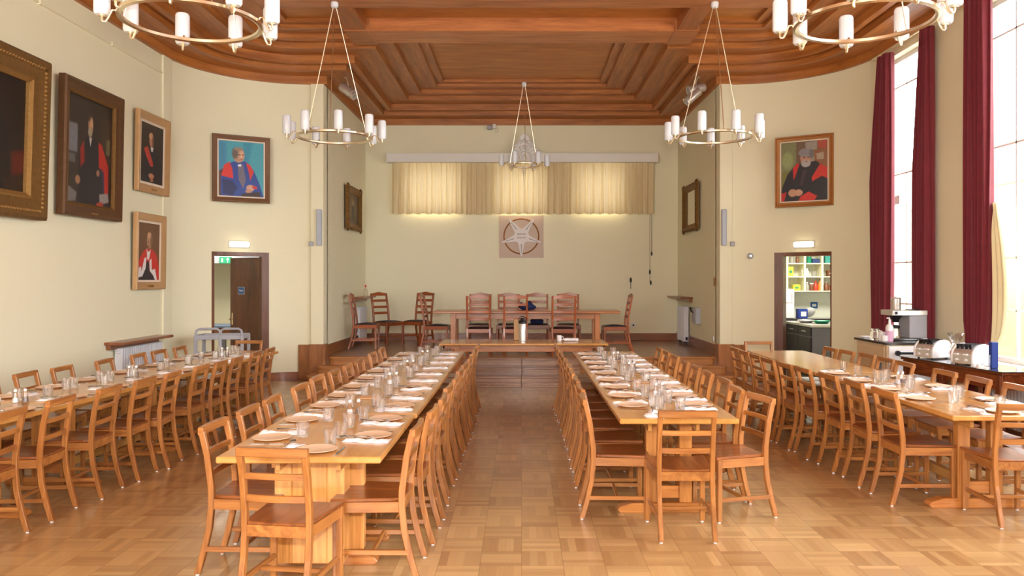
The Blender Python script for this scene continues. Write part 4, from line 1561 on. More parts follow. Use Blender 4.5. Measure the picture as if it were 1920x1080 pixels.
for k in range(5):
    a = -PI / 2 + 2 * PI * k / 5
    c, s_ = math.cos(a), math.sin(a)
    q = .17
    while q < .345:
        ln = rr.choice((.006, .010, .008))
        hh = .011 * (1 - (q - .17) * 1.6)
        vs = [(q, -hh), (q + ln, -hh), (q + ln, hh), (q, hh)]
        prism(bm, vs, lambda u, v: (u * c - v * s_, -.058, u * s_ + v * c), lambda u, v: (u * c - v * s_, -.054, u * s_ + v * c))
        q += ln + .006
for zc in (.045, -.03):
    x = -.085
    while x < .085:
        w_ = rr.choice((.005, .009, .007))
        box(bm, x, x + w_, -.058, -.054, zc - .017, zc + .017)
        if rr.random() < .6:
            box(bm, x, x + w_ + .008, -.058, -.054, zc - .017, zc - .012)
        x += w_ + .013
obj('lettering', bm, M['ink'], st)

# small grey camera at the top of the back wall
t = thing('wall_camera', 'small grey device with a looped cable under the ceiling at the back wall', 'camera', (-.59, YB, 4.86))
bm = B(); box(bm, -.02, .05, -.07, 0, -.02, .06); obj('mount', bm, M['white'], t, bevel=.004)
bm = B(); box(bm, -.13, -.02, -.14, -.03, -.06, .02); obj('body', bm, M['grey'], t, bevel=.01)
bm = B(); tube(bm, [(.06 + .035 * math.cos(2 * PI * k / 16), -.05, -.07 + .035 * math.sin(2 * PI * k / 16)) for k in range(16)], .005, 6, closed=True); obj('cable', bm, M['white'], t)
# ------------------------------------------------------------------ pictures
def frame_ring(W, H, prof):
    """mitred picture frame; prof = list of (inset from outer edge, depth towards viewer). Frame in the xz plane, facing -y."""
    bm = B()
    rings = []
    for ins, d in prof:
        w, h = W / 2 - ins, H / 2 - ins
        rings.append([bm.verts.new(p) for p in ((-w, -d, -h), (w, -d, -h), (w, -d, h), (-w, -d, h))])
    n = len(rings)
    for i in range(n):
        a, b = rings[i], rings[(i + 1) % n]
        for k in range(4):
            bm.faces.new((a[k], a[(k + 1) % 4], b[(k + 1) % 4], b[k]))
    return bm


def raster(W, H, base, shapes, nx=110):
    ny = int(nx * H / W)
    u = (np.arange(nx + 1) / nx)[None, :].repeat(ny + 1, 0)
    v = (1 - np.arange(ny + 1) / ny)[:, None].repeat(nx + 1, 1)      # v: 0 at the top
    img = np.zeros((ny + 1, nx + 1, 3)) + np.array([lin(c / 1.0) if False else lin(c / 255) for c in base])
    rs = np.random.RandomState(4)
    asp = H / W
    for sh in shapes:
        k = sh[0]
        soft = sh[-1]
        col = np.array([lin(c / 255) for c in sh[-2]])
        if k == 'e':
            cx, cy, rx, ry = sh[1:5]
            d = np.sqrt(((u - cx) / rx) ** 2 + ((v - cy) / ry) ** 2)
            m = np.clip((1 - d) * min(rx, ry * asp) / max(soft, 1e-3) + .5, 0, 1)
        else:
            P = sh[1]
            ins = np.zeros(u.shape, bool)
            dist = np.full(u.shape, 9.0)
            for i in range(len(P)):
                x0, y0 = P[i]
                x1, y1 = P[(i + 1) % len(P)]
                c = ((y0 > v) != (y1 > v)) & (u < (x1 - x0) * (v - y0) / ((y1 - y0) or 1e-9) + x0)
                ins ^= c
                dx, dy = x1 - x0, (y1 - y0) * asp
                L = dx * dx + dy * dy + 1e-12
                tt = np.clip(((u - x0) * dx + (v - y0) * asp * dy) / L, 0, 1)
                dist = np.minimum(dist, np.hypot(u - x0 - tt * dx, (v - y0) * asp - tt * dy))
            sd = np.where(ins, dist, -dist)
            m = np.clip(sd / max(soft, 1e-3) + .5, 0, 1)
        img = img * (1 - m[..., None]) + col * m[..., None]
    brush = rs.rand(ny + 1, nx + 1) * .6 + (np.sin(u * 60 + v * 35) + np.sin(v * 80 - u * 22)) * .1
    img *= (1 + .22 * (brush[..., None] - .3))
    return np.clip(img, 0, 1), nx, ny


def paintmat():
    m, t, p = newmat('oil_paint')
    a = N(t, 'ShaderNodeVertexColor', layer_name='paint')
    link(t, a.outputs['Color'], p.inputs['Base Color'])
    p.inputs['Roughness'].default_value = 0.45
    tc = N(t, 'ShaderNodeTexCoord')
    nz = N(t, 'ShaderNodeTexNoise'); nz.inputs['Scale'].default_value = 120
    bp = N(t, 'ShaderNodeBump'); bp.inputs['Strength'].default_value = .15; bp.inputs['Distance'].default_value = .003
    link(t, tc.outputs['Object'], nz.inputs['Vector']); link(t, nz.outputs['Fac'], bp.inputs['Height']); link(t, bp.outputs[0], p.inputs['Normal'])
    return m


M['paint'] = paintmat()


def canvas(W, H, base, shapes, parent, y, nx=110):
    img, nx, ny = raster(W, H, base, shapes, nx)
    gx = np.linspace(-W / 2, W / 2, nx + 1)[None, :].repeat(ny + 1, 0)
    gz = np.linspace(-H / 2, H / 2, ny + 1)[:, None].repeat(nx + 1, 1)
    co = np.stack([gx, np.full(gx.shape, y), gz], -1).reshape(-1, 3)
    idx = np.arange((nx + 1) * (ny + 1)).reshape(ny + 1, nx + 1)
    f = np.stack([idx[:-1, :-1], idx[:-1, 1:], idx[1:, 1:], idx[1:, :-1]], -1).reshape(-1, 4)
    me = bpy.data.meshes.new('canvas')
    me.from_pydata(co.tolist(), [], f.tolist())
    at = me.color_attributes.new('paint', 'FLOAT_COLOR', 'POINT')
    c4 = np.ones((co.shape[0], 4), np.float32)
    c4[:, :3] = img.reshape(-1, 3)          # rows run bottom to top, like gz
    at.data.foreach_set('color', c4.ravel())
    me.materials.append(M['paint'])
    o = bpy.data.objects.new('canvas', me)
    COL.objects.link(o)
    o.parent = parent
    return o


def picture(label, loc, rz, W, H, fw, fmat, base, shapes, tilt=0.0, slip=0, inner=None, depth=.06, nameplate=False, nx=110, ornate=0):
    t = thing('portrait_painting', label, 'painting', loc, rz)
    t.rotation_euler = (tilt, 0, rz)
    prof = [(0, 0), (0, depth * .8), (fw * .12, depth), (fw * .3, depth * .95), (fw * .45, depth * .7), (fw * .75, depth * .62), (fw, depth * .35), (fw, 0)]
    o = obj('frame', frame_ring(W, H, prof), M[fmat], t, smooth=True)
    if ornate:
        bm = B()
        for side in range(4):
            L = (W if side % 2 == 0 else H) - fw * .7
            n = int(L / ornate)
            for k in range(n + 1):
                q = -L / 2 + L * k / n
                o_ = W / 2 - fw * .35 if side % 2 else H / 2 - fw * .35
                p = (q, o_) if side == 0 else (o_, q) if side == 1 else (q, -o_) if side == 2 else (-o_, q)
                lathe(bm, [(ornate * .46, 0), (ornate * .38, .012), (ornate * .14, .02)], 6, mt=Matrix.Translation((p[0], -depth * .8, p[1])) @ Matrix.Rotation(PI / 2, 4, 'X'))
        obj('ornament', bm, M['gold2'], o, smooth=True)
    if inner:
        a = fw * .82
        obj('inner_moulding', frame_ring(W - 2 * a, H - 2 * a, [(0, .01), (0, depth * .5), (fw * .1, depth * .55), (fw * .26, depth * .35), (fw * .26, .01)]), M[inner], t)
        fw = fw * 1.06
    if slip:
        obj('slip', frame_ring(W - 2 * fw + .004, H - 2 * fw + .004, [(0, .004), (0, depth * .36), (slip, depth * .3), (slip, .004)]), M['slip'], t)
        fw = fw + slip
    canvas(W - 2 * fw + .004, H - 2 * fw + .004, base, shapes, t, -.012, nx)
    bm = B(); box(bm, -W / 2 + .01, W / 2 - .01, -.008, 0, -H / 2 + .01, H / 2 - .01); obj('backing', bm, M['black'], t)
    if nameplate:
        bm = B(); box(bm, -.07, .07, -depth * .95, -depth * .6, -H / 2 + .02, -H / 2 + .06); obj('name_plate', bm, M['gold2'], t)
    return t


SK, SKD = (196, 150, 122), (150, 104, 82)


def wl(y0, y1):
    return (y0 + y1) / 2


# big dark portrait at the far left of the picture
picture('largest gilt-framed dark portrait of a bearded figure on the left wall', (-HW + .05, 7.65, 3.137), PI / 2, 1.6, 1.675, .25, 'gold',
        (26, 20, 20), [('p', [(.0, 0), (.35, 0), (.3, 1), (0, 1)], (34, 26, 24), .1), ('p', [(.2, 1), (.25, .48), (.45, .36), (.58, .34), (.75, .42), (.86, .62), (.9, 1)], (22, 18, 22), .05),
                       ('e', .52, .22, .075, .10, (150, 104, 74), .03), ('e', .52, .19, .06, .06, (176, 128, 92), .03), ('e', .53, .34, .07, .10, (110, 92, 74), .04), ('e', .45, .22, .03, .08, (70, 54, 44), .02),
                       ('p', [(.8, .66), (1, .62), (1, .82), (.82, .86)], (86, 28, 22), .05), ('e', .44, .8, .06, .035, (130, 88, 62), .02), ('p', [(.7, .9), (1, .86), (1, 1), (.7, 1)], (44, 28, 22), .04)],
        tilt=.03, inner='gold2', depth=.13, ornate=.045)
picture('tall portrait of a standing figure in a red-lined gown on the left wall', (-HW + .05, 9.43, 3.18), PI / 2, 1.30, 1.56, .15, 'bronze',
        (42, 32, 28), [('p', [(0, 0), (.5, 0), (.45, 1), (0, 1)], (48, 40, 38), .1), ('p', [(.0, .27), (.22, .27), (.22, .53), (0, .53)], (112, 112, 118), .02), ('p', [(.0, .55), (.18, .55), (.18, .63), (0, .63)], (92, 90, 90), .02),
                       ('p', [(.7, .15), (1, .12), (1, .6), (.78, .6)], (54, 38, 30), .03), ('p', [(.86, .33), (.95, .33), (.95, .48), (.86, .48)], (96, 88, 62), .01),
                       ('p', [(.28, 1), (.25, .72), (.27, .5), (.42, .36), (.6, .36), (.76, .46), (.86, .7), (.9, 1)], (28, 24, 36), .02), ('p', [(.28, .48), (.36, .4), (.38, .6), (.3, .66)], (134, 26, 24), .015),
                       ('p', [(.68, .38), (.76, .4), (.92, .6), (.93, .94), (.84, .96), (.8, .66), (.7, .62)], (170, 30, 26), .015), ('p', [(.74, .62), (.82, .66), (.84, .92), (.78, .8)], (44, 40, 76), .02),
                       ('e', .5, .24, .055, .085, (160, 120, 92), .015), ('e', .5, .18, .06, .035, (70, 52, 42), .015), ('e', .515, .22, .03, .05, (184, 142, 112), .02), ('e', .49, .31, .045, .045, (150, 138, 116), .015), ('p', [(.47, .36), (.53, .36), (.5, .44)], (190, 184, 176), .01),
                       ('e', .24, .78, .05, .04, (150, 108, 80), .01), ('e', .68, .68, .035, .03, (150, 108, 80), .01),
                       ('p', [(.0, .84), (.22, .9), (.2, .98), (0, 1)], (108, 104, 104), .02), ('p', [(.72, .88), (.92, .86), (.95, .94), (.74, .98)], (140, 132, 130), .02), ('p', [(.66, .97), (.8, .95), (.82, 1), (.66, 1)], (170, 52, 42), .01)],
        tilt=.02, inner='gold', depth=.09, nameplate=True)
picture('small pale-framed portrait with a red hood, upper of the pair on the left wall', (-HW + .04, 11.03, 3.41), PI / 2, .95, 1.09, .11, 'tan',
        (44, 26, 20), [('p', [(.1, 1), (.08, .74), (.2, .5), (.4, .4), (.6, .4), (.82, .52), (.92, .8), (.92, 1)], (24, 20, 28), .02), ('p', [(.14, .44), (.3, .38), (.52, .62), (.56, .7), (.44, .72), (.24, .56)], (182, 52, 40), .015),
                       ('e', .46, .26, .095, .125, (176, 122, 94), .02), ('e', .42, .2, .07, .05, (198, 148, 116), .02), ('e', .53, .28, .04, .09, (118, 74, 56), .03), ('p', [(.42, .39), (.56, .38), (.52, .46), (.46, .46)], (206, 204, 206), .01),
                       ('e', .48, .88, .12, .045, (168, 112, 84), .015), ('e', .5, .95, .07, .03, (150, 98, 72), .015)],
        tilt=.02, slip=.035, depth=.06, nameplate=True)
picture('pale-framed portrait in a red and white robe, lower on the left wall', (-HW + .04, 10.94, 2.055), PI / 2, .87, 1.035, .10, 'tan',
        (104, 62, 34), [('p', [(.0, .86), (.03, .66), (.2, .52), (.36, .45), (.66, .45), (.86, .55), (.98, .76), (1, 1), (.85, 1), (.7, .8), (.3, .8)], (200, 34, 34), .015),
                        ('p', [(.0, .96), (.04, .78), (.13, .77), (.16, .85), (.28, .62), (.38, .6), (.34, .82), (.2, .94), (.12, .94)], (226, 220, 220), .01),
                        ('p', [(.52, .66), (.62, .62), (.64, .82), (.8, .8), (.9, 1), (.8, 1), (.72, .92), (.55, .84)], (226, 220, 220), .01),
                        ('p', [(.38, .44), (.44, .5), (.5, .5), (.58, .46), (.5, .64), (.42, .64)], (226, 222, 220), .01),
                        ('p', [(.0, 1), (.04, .95), (.18, .95), (.34, .8), (.4, .66), (.5, .68), (.52, .84), (.7, .93), (.8, 1)], (34, 28, 44), .012),
                        ('e', .52, .30, .13, .145, (168, 122, 92), .02), ('e', .50, .22, .09, .06, (192, 146, 114), .02), ('e', .6, .32, .05, .11, (120, 84, 60), .03), ('e', .46, .33, .02, .012, (80, 52, 40), .01), ('e', .49, .41, .04, .012, (120, 70, 56), .01)],
        tilt=.015, slip=.03, depth=.06, nameplate=True)
a = math.radians(52.6)
picture('portrait of a seated cleric in blue and red against turquoise, left of the stage', (-4.47, 12.67, 3.43), math.radians(31), .88, 1.06, .075, 'walnut',
        (72, 160, 178), [('p', [(0, 0), (.16, 0), (.2, 1), (0, 1)], (64, 136, 172), .08), ('p', [(.55, 0), (.75, 0), (.62, .6), (.5, .5)], (56, 142, 168), .08), ('p', [(.0, .56), (.1, .5), (.2, 1), (0, 1)], (96, 60, 48), .03),
                         ('p', [(.05, 1), (.05, .66), (.14, .46), (.32, .37), (.6, .36), (.78, .52), (.9, .74), (1, 1)], (42, 70, 150), .015),
                         ('p', [(.06, .64), (.12, .44), (.24, .38), (.3, .5), (.32, .68)], (216, 52, 44), .012), ('p', [(.6, .38), (.7, .42), (.78, .54), (.7, .7), (.66, .54)], (210, 50, 46), .012),
                         ('p', [(.1, .96), (.08, .7), (.3, .72), (.42, .84), (.3, 1)], (34, 44, 96), .03), ('p', [(.42, .42), (.54, .42), (.6, .7), (.54, .86), (.44, .7)], (112, 104, 122), .012), ('p', [(.42, .42), (.5, .41), (.49, .455), (.43, .455)], (240, 240, 240), .008),
                         ('e', .44, .25, .13, .135, (186, 142, 116), .02), ('e', .36, .22, .07, .1, (104, 92, 84), .03), ('e', .44, .14, .10, .035, (150, 130, 112), .02), ('e', .5, .25, .05, .08, (216, 170, 140), .03), ('e', .46, .24, .022, .012, (90, 60, 50), .01), ('e', .53, .24, .018, .012, (90, 60, 50), .01), ('e', .5, .32, .03, .01, (150, 82, 74), .01),
                         ('e', .7, .84, .09, .06, (206, 156, 130), .012), ('e', .66, .9, .07, .035, (190, 138, 112), .012), ('p', [(.76, .78), (.86, .82), (.84, .86), (.74, .84)], (196, 50, 50), .01), ('p', [(.5, .95), (.9, .9), (.95, 1), (.5, 1)], (54, 36, 32), .02)],
        slip=.022, depth=.055, nx=120)
picture('portrait of a bearded figure in black and red robes, right of the stage', (4.51, 12.68, 3.40), -math.radians(33), .90, 1.13, .07, 'orangeframe',
        (96, 78, 60), [('p', [(0, 0), (.34, 0), (.34, .55), (0, .55)], (128, 132, 92), .03), ('e', .14, .3, .12, .14, (150, 160, 110), .05), ('p', [(.33, 0), (.5, 0), (.5, .5), (.33, .5)], (112, 88, 68), .02), ('p', [(.52, .02), (.78, 0), (.78, .36), (.56, .36)], (152, 146, 134), .03),
                       ('p', [(.78, .0), (1, 0), (1, .14), (.8, .14)], (170, 74, 50), .02), ('p', [(.7, .15), (1, .14), (1, .5), (.74, .5)], (142, 92, 58), .02), ('p', [(.76, .22), (.92, .2), (.92, .32), (.78, .32)], (170, 152, 130), .01),
                       ('p', [(0, .5), (.22, .48), (.2, .8), (0, .8)], (122, 118, 58), .04), ('p', [(.0, 1), (.02, .76), (.14, .54), (.32, .38), (.76, .34), (1, .5), (1, 1)], (30, 26, 36), .015),
                       ('p', [(.26, .44), (.36, .36), (.4, .38), (.3, .6), (.27, .64)], (200, 34, 36), .012), ('p', [(.84, .4), (1, .46), (1, .64), (.88, .6), (.68, .68), (.66, .62)], (206, 44, 32), .015),
                       ('p', [(.0, .86), (.12, .84), (.06, 1), (0, 1)], (190, 34, 34), .015), ('p', [(.42, .93), (.6, .85), (.78, .93), (.72, 1), (.38, 1)], (206, 44, 34), .015), ('p', [(.48, .48), (.56, .48), (.46, .74), (.4, .74)], (66, 44, 56), .02),
                       ('e', .54, .28, .12, .125, (186, 140, 118), .02), ('e', .53, .19, .15, .07, (136, 134, 138), .02), ('e', .66, .22, .05, .08, (110, 108, 112), .02), ('e', .54, .375, .10, .06, (170, 168, 168), .02), ('e', .5, .27, .02, .012, (70, 46, 42), .01), ('e', .59, .27, .02, .012, (70, 46, 42), .01), ('e', .55, .34, .03, .01, (140, 76, 70), .008),
                       ('e', .25, .86, .09, .065, (188, 142, 116), .012), ('e', .38, .86, .09, .055, (196, 150, 124), .012)],
        slip=.02, depth=.055, inner='tan', nx=120)


# ornate frames on the stage side walls
def wavy_frame(label, s, y0, y1, z0, z1, glass, mat='gold', cat='mirror', nm='wall_mirror'):
    W, H = y1 - y0, z1 - z0
    t = thing(nm, label, cat, (s * (SX - .03), (y0 + y1) / 2, (z0 + z1) / 2), s * -PI / 2)
    fw = .12
    o = obj('frame', frame_ring(W, H, [(0, 0), (0, .05), (.03, .075), (.07, .05), (fw, .025), (fw, 0)]), M[mat], t, smooth=True)
    bm = B()
    for side in range(4):
        L = (W if side % 2 == 0 else H)
        n = int(L / .11)
        for k in range(n + 1):
            q = -L / 2 + L * k / n
            o_ = (W if side % 2 else H) / 2 - .025
            p = (q, o_) if side == 0 else (o_, q) if side == 1 else (q, -o_) if side == 2 else (-o_, q)
            rr = .05 if k in (0, n) else .034 + .01 * (k % 2)
            lathe(bm, [(rr, 0), (rr * .8, .03), (rr * .3, .045)], 8, mt=Matrix.Translation((p[0], -.03, p[1])) @ Matrix.Rotation(PI / 2, 4, 'X'))
    obj('ornament', bm, M[mat], o, smooth=True)
    if glass:
        bm = B(); box(bm, -W / 2 + fw - .01, W / 2 - fw + .01, -.018, 0, -H / 2 + fw - .01, H / 2 - fw + .01); obj('mirror_glass', bm, M['mirror'], t)
    else:
        canvas(W - 2 * fw + .02, H - 2 * fw + .02, (70, 48, 30), [('e', .5, .5, .3, .4, (112, 88, 58), .2), ('p', [(.35, .9), (.4, .4), (.6, .4), (.68, .9)], (58, 44, 30), .05), ('e', .5, .3, .09, .08, (150, 118, 84), .04)], t, -.014, 50)
    return t


wavy_frame('dark picture in a carved gilt frame on the left stage wall', -1, 14.65, 15.85, 2.62, 3.42, False, cat='painting', nm='framed_picture')
wavy_frame('mirror in an ornate gilt frame on the right stage wall', 1, 14.55, 15.75, 2.6, 3.47, True)


# ------------------------------------------------------------------ column speakers, sensors, spotlights
for s in (-1, 1):
    nm = 'left' if s < 0 else 'right'
    t = thing('column_speaker', 'slim pale blue column speaker on the pilaster at the %s of the stage' % nm, 'speaker', (s * (SX + .06), YS - .05, 2.53), 0, 'column speakers')
    bm = B(); box(bm, -.04, .04, -.07, -.012, -.3, .3); obj('cabinet', bm, M['bluegrey'], t, bevel=.008)
    bm = B(); box(bm, -.025, .025, -.012, 0, -.2, -.14); box(bm, -.025, .025, -.012, 0, .14, .2); obj('bracket', bm, M['grey'], t)
    bm = B(); box(bm, s * (SX + .2) - .035, s * (SX + .2) + .035, YS - .10, YS - .05, 2.22, 2.30)
    tag(obj('junction_box', bm, M['grey'], bevel=.01), 'small grey box below the %s column speaker' % nm, 'box', 'boxes below the column speakers')
t = thing('motion_sensor', 'round white sensor with a bright spot on the curved wall right of the stage', 'sensor', (3.78, 13.145, 2.06))
bm = B(); lathe(bm, [(.05, 0), (.05, .02), (.03, .045), (0, .05)], 16, mt=Matrix.Rotation(PI / 2, 4, 'X')); obj('housing', bm, M['bluegrey'], t, smooth=True)
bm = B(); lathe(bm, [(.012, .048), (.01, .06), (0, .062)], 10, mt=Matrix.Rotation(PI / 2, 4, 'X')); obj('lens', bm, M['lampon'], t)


def spotlight(loc, rot, label, arm):
    t = thing('spotlight', label, 'spotlight', loc, 0, 'steel spotlights by the stage corners')
    mt = Matrix.Rotation(rot[2], 4, 'Z') @ Matrix.Rotation(rot[1], 4, 'Y')
    bm = B(); lathe(bm, [(.0, -.16), (.07, -.155), (.075, -.14), (.075, .09), (.068, .095), (.068, .12), (.075, .125), (.075, .15), (.06, .15), (.055, .08), (0, .075)], 24, mt=mt); obj('housing', bm, M['steel'], t, smooth=True)
    bm = B(); tube(bm, [(0, 0, .02), (.0, .0, .12), arm], .014, 8); lathe(bm, [(.035, -.02), (.035, .02)], 12, arm); obj('bracket', bm, M['brass'], t)
    return t


spotlight((-2.90, 13.3, 4.82), (0, 2.2, -.25), 'steel cylinder spotlight under the ceiling at the left stage corner', (-.03, 0, .24))
spotlight((2.92, 13.3, 4.86), (0, -1.85, .25), 'steel cylinder spotlight, upper of two at the right stage corner', (.03, 0, .2))
spotlight((2.85, 13.25, 4.72), (0, -2.3, .1), 'steel cylinder spotlight, lower of two at the right stage corner', (.07, .05, .34))


# ------------------------------------------------------------------ chandeliers
def chandelier(loc, topz, label, R0=.465, RS=.60, n=9, ph=0.2, sh=.225, sr=.053, rods=3, small=False):
    t = thing('chandelier', label, 'chandelier', loc, 0, 'brass ring chandeliers')
    bm = B()
    secs = []
    m = 56
    for k in range(m):
        a = 2 * PI * k / m
        c, s = math.cos(a), math.sin(a)
        secs.append([((R0 + dr) * c, (R0 + dr) * s, dz) for dr, dz in ((-.018, -.01), (0, -.018), (.018, -.01), (.018, .01), (0, .018), (-.018, .01))])
    loft(bm, secs, closed=True)
    obj('ring', bm, M['brass'], t, smooth=True)
    hz = topz - loc[2]
    for k in range(rods):
        a = ph + 2 * PI * k / rods + .5
        bm = B(); tube(bm, [(R0 * math.cos(a), R0 * math.sin(a), 0), (.02 * math.cos(a), .02 * math.sin(a), hz - .05)], .0055, 6)
        obj('suspension_rod', bm, M['brass'], t)
    bm = B(); lathe(bm, [(.045, 0), (.05, -.02), (.045, -.06), (.02, -.075)], 16, (0, 0, hz)); obj('ceiling_rose', bm, M['opal'], t, smooth=True)
    for k in range(n):
        a = ph + 2 * PI * k / n
        c, s = math.cos(a), math.sin(a)
        g = RS - R0
        pts = [(R0, 0), (R0 + g * .2, .03), (R0 + g * .42, .028), (R0 + g * .66, -.03), (R0 + g * .8, -.055), (RS - .005, -.055), (RS, -.045), (RS, -.02)]
        bm = B(); tube(bm, [(r * c, r * s, z) for r, z in pts], .0085, 8)
        lathe(bm, [(.022, -.022), (.022, -.012), (.012, -.005)], 12, (RS * c, RS * s, 0))
        arm = obj('arm', bm, M['brass'], t, smooth=True)
        bm = B(); lathe(bm, [(sr * .8, -.012), (sr, .004), (sr, sh - .02), (sr * .88, sh - .004), (sr * .8, sh), (sr * .7, sh), (sr * .7, .01), (0, .01)], 24, (RS * c, RS * s, 0))
        obj('lamp_shade', bm, M['opal'], arm, smooth=True)
    return t


chandelier((-2.335, 5.63, 3.50), BZ, 'near left brass ring chandelier with white cylinder shades', ph=.686, RS=.57)
chandelier((2.43, 5.63, 3.50), BZ, 'near right brass ring chandelier with white cylinder shades', ph=0, RS=.57)
chandelier((-2.40, 10.2, 3.50), BZ, 'far left brass ring chandelier beside the stage', ph=.13)
chandelier((2.48, 10.2, 3.50), BZ, 'far right brass ring chandelier beside the stage', ph=.024, RS=.59)
ch = chandelier((.05, 14.95, 3.82), 5.37, 'smaller brass ring chandelier hanging over the stage', R0=.31, RS=.43, n=6, sh=.2, sr=.05, ph=.1)
bm = B(); lathe(bm, [(0, -.02), (.035, -.04), (.028, -.12), (.02, -.16), (.014, -.26), (.003, -.38), (0, -.39)], 12); obj('crystal_drop', bm, M['glass'], ch, smooth=True)


# ------------------------------------------------------------------ curtains of the tall windows
def drape(label, yc, w_top, w_bot, ztop, zbot, x, gather=None, lining=None, lean=0, seed=1):
    rnd = random.Random(seed)
    bm = B()
    n, m = 150, 26
    th = .012
    rows = []
    p1, p2 = rnd.uniform(0, 6), rnd.uniform(0, 6)
    for j in range(m + 1):
        v = j / m
        z = ztop + (zbot - ztop) * v
        w = w_top + (w_bot - w_top) * min(1, v * 2.6) ** .8
        if gather:
            w *= 1 - gather[1] * math.exp(-((z - gather[0]) / .12) ** 2)
            if z < gather[0]:
                w *= 1 - gather[1] * .55 * (1 - math.exp(-((z - gather[0]) / .1) ** 2))
        yc2 = yc + lean * (1 - min(1, v * 2.6))
        F, Bk = [], []
        for i in range(n + 1):
            u = i / n
            a = u * 2 * PI * 6.5
            d = .045 * math.sin(a + .5 * math.sin(v * 3 + p1)) + .014 * math.sin(a * 2.3 + p2 + v)
            y = yc2 + (u - .5) * w
            F.append(bm.verts.new((x + d, y, z)))
            Bk.append(bm.verts.new((x + d + th, y, z)))
        rows.append((F, Bk))
    for (a, b), (c, d) in zip(rows, rows[1:]):
        for i in range(n):
            bm.faces.new((a[i], a[i + 1], c[i + 1], c[i]))
            bm.faces.new((b[i], d[i], d[i + 1], b[i + 1]))
        bm.faces.new((a[0], c[0], d[0], b[0]))
        bm.faces.new((a[n], b[n], d[n], c[n]))
    o = tag(obj('window_curtain', bm, M['curtain'], smooth='all'), label, 'curtain', 'burgundy curtains of the tall windows')
    if lining:
        bm = B()
        n2 = 24
        y0 = yc - w_bot / 2
        rr = []
        for j in range(13):
            v = j / 12
            z = lining[0] + (lining[1] - lining[0]) * v
            ww = lining[2] * math.sin(PI * (.12 + .8 * (1 - v) ** .7)) + .01
            rr.append([bm.verts.new((x + .05 + .02 * math.sin(i * .8), y0 + .06 - (ww + .06) * i / n2, z)) for i in range(n2 + 1)])
        for a, b in zip(rr, rr[1:]):
            for i in range(n2):
                bm.faces.new((a[i], a[i + 1], b[i + 1], b[i]))
        obj('lining', bm, M['lining'], o, smooth='all')
    return o


drape('burgundy curtain in the corner beside the kitchen doorway', 11.20, .30, .58, 4.80, .35, 5.06, seed=1, lean=-.12)
drape('burgundy curtain behind the coffee machine, beside the wall pier', 10.05, .22, .42, 4.82, .35, 5.06, seed=2, lean=-.1)
drape('burgundy curtain nearest the toasters, gathered low with cream lining', 8.80, .42, .46, 4.85, .35, 5.04, gather=(.98, .22), lining=(2.5, .98, .22), seed=3)
drape('burgundy curtain at the near side of the second tall window', 7.28, .42, .46, 4.85, .35, 5.04, seed=4)
for k, (a, b) in enumerate(((7.1, 9.3), (9.9, 11.45))):
    bm = B(); tube(bm, [(5.06, a, 4.84), (5.06, b, 4.84)], .014, 8)
    for y in (a + .05, b - .05):
        tube(bm, [(5.06, y, 4.84), (HW, y, 4.84)], .009, 6)
    tag(obj('curtain_rail', bm, M['brass']), ('brass curtain rail of the near curtained window', 'brass curtain rail of the window by the kitchen doorway')[k], 'rail', 'curtain rails')

# ------------------------------------------------------------------ servery by the windows
e = thing('serving_cabinet', 'cream and white servery cabinet holding the coffee machine', 'cabinet', (0, 0, 0))
bm = B(); box(bm, 4.40, 5.12, 9.58, 10.42, .06, .885); obj('body', bm, M['cream'], e, bevel=.004)
bm = B(); box(bm, 4.37, 5.14, 9.55, 10.45, .885, .915); obj('worktop', bm, M['slate'], e, bevel=.004)
bm = B(); box(bm, 4.385, 4.40, 9.62, 10.38, .72, .86); d = obj('drawer', bm, M['cream'], e, bevel=.003)
bm = B(); box(bm, 4.385, 4.40, 9.62, 10.38, .12, .69); d = obj('door', bm, M['cream'], e, bevel=.003)
bm = B(); box(bm, 4.375, 4.385, 9.68, 9.78, .56, .66); obj('latch', bm, M['bluetop'], d, bevel=.002)
bm = B(); box(bm, 4.42, 5.10, 9.555, 9.58, .10, .87); d = obj('appliance_door', bm, M['whiteg'], e, bevel=.004)
bm = B(); tube(bm, [(4.50, 9.545, .79), (4.50, 9.51, .79), (4.95, 9.51, .79), (4.95, 9.545, .79)], .014, 8); lathe(bm, [(.032, 0), (.032, .03)], 14, mt=Matrix.Translation((4.50, 9.52, .79)) @ Matrix.Rotation(PI / 2, 4, 'X')); obj('handle', bm, M['black'], d)

t = thing('coffee_machine', 'filter coffee machine on the servery cabinet in front of the window', 'coffee machine', (4.78, 9.98, .916))
bm = B(); box(bm, -.19, .24, -.16, .16, 0, .03); obj('base', bm, M['slate'], t, bevel=.006)
bm = B(); box(bm, .02, .24, -.15, .15, .03, .31); obj('body', bm, M['grey'], t, bevel=.008)
bm = B(); box(bm, -.2, .24, -.16, .16, .31, .375); hd = obj('head', bm, M['steel'], t, bevel=.006)
bm = B(); box(bm, -.165, -.135, -.166, -.16, .325, .36); obj('switch', bm, M['black'], hd)
bm = B(); lathe(bm, [(.04, .22), (.045, .25), (.085, .309)], 20, (-.085, 0, 0)); obj('filter_funnel', bm, M['black'], t, smooth=True)
bm = B(); lathe(bm, [(.07, .375), (.09, .378), (.09, .384), (0, .386)], 20, (.13, 0, 0)); obj('hot_plate', bm, M['black'], t)
t = thing('coffee_jug', 'glass coffee jug under the filter funnel of the coffee machine', 'jug', (4.695, 9.98, .947))
bm = B(); lathe(bm, [(.05, 0), (.065, .01), (.068, .06), (.05, .11), (.048, .115), (.045, .11), (.062, .06), (.06, .014), (0, .012)], 20); obj('glass_body', bm, M['glass'], t, smooth=True)
bm = B(); lathe(bm, [(.052, .115), (.054, .145), (.03, .155), (0, .156)], 20); obj('lid', bm, M['black'], t, smooth=True)
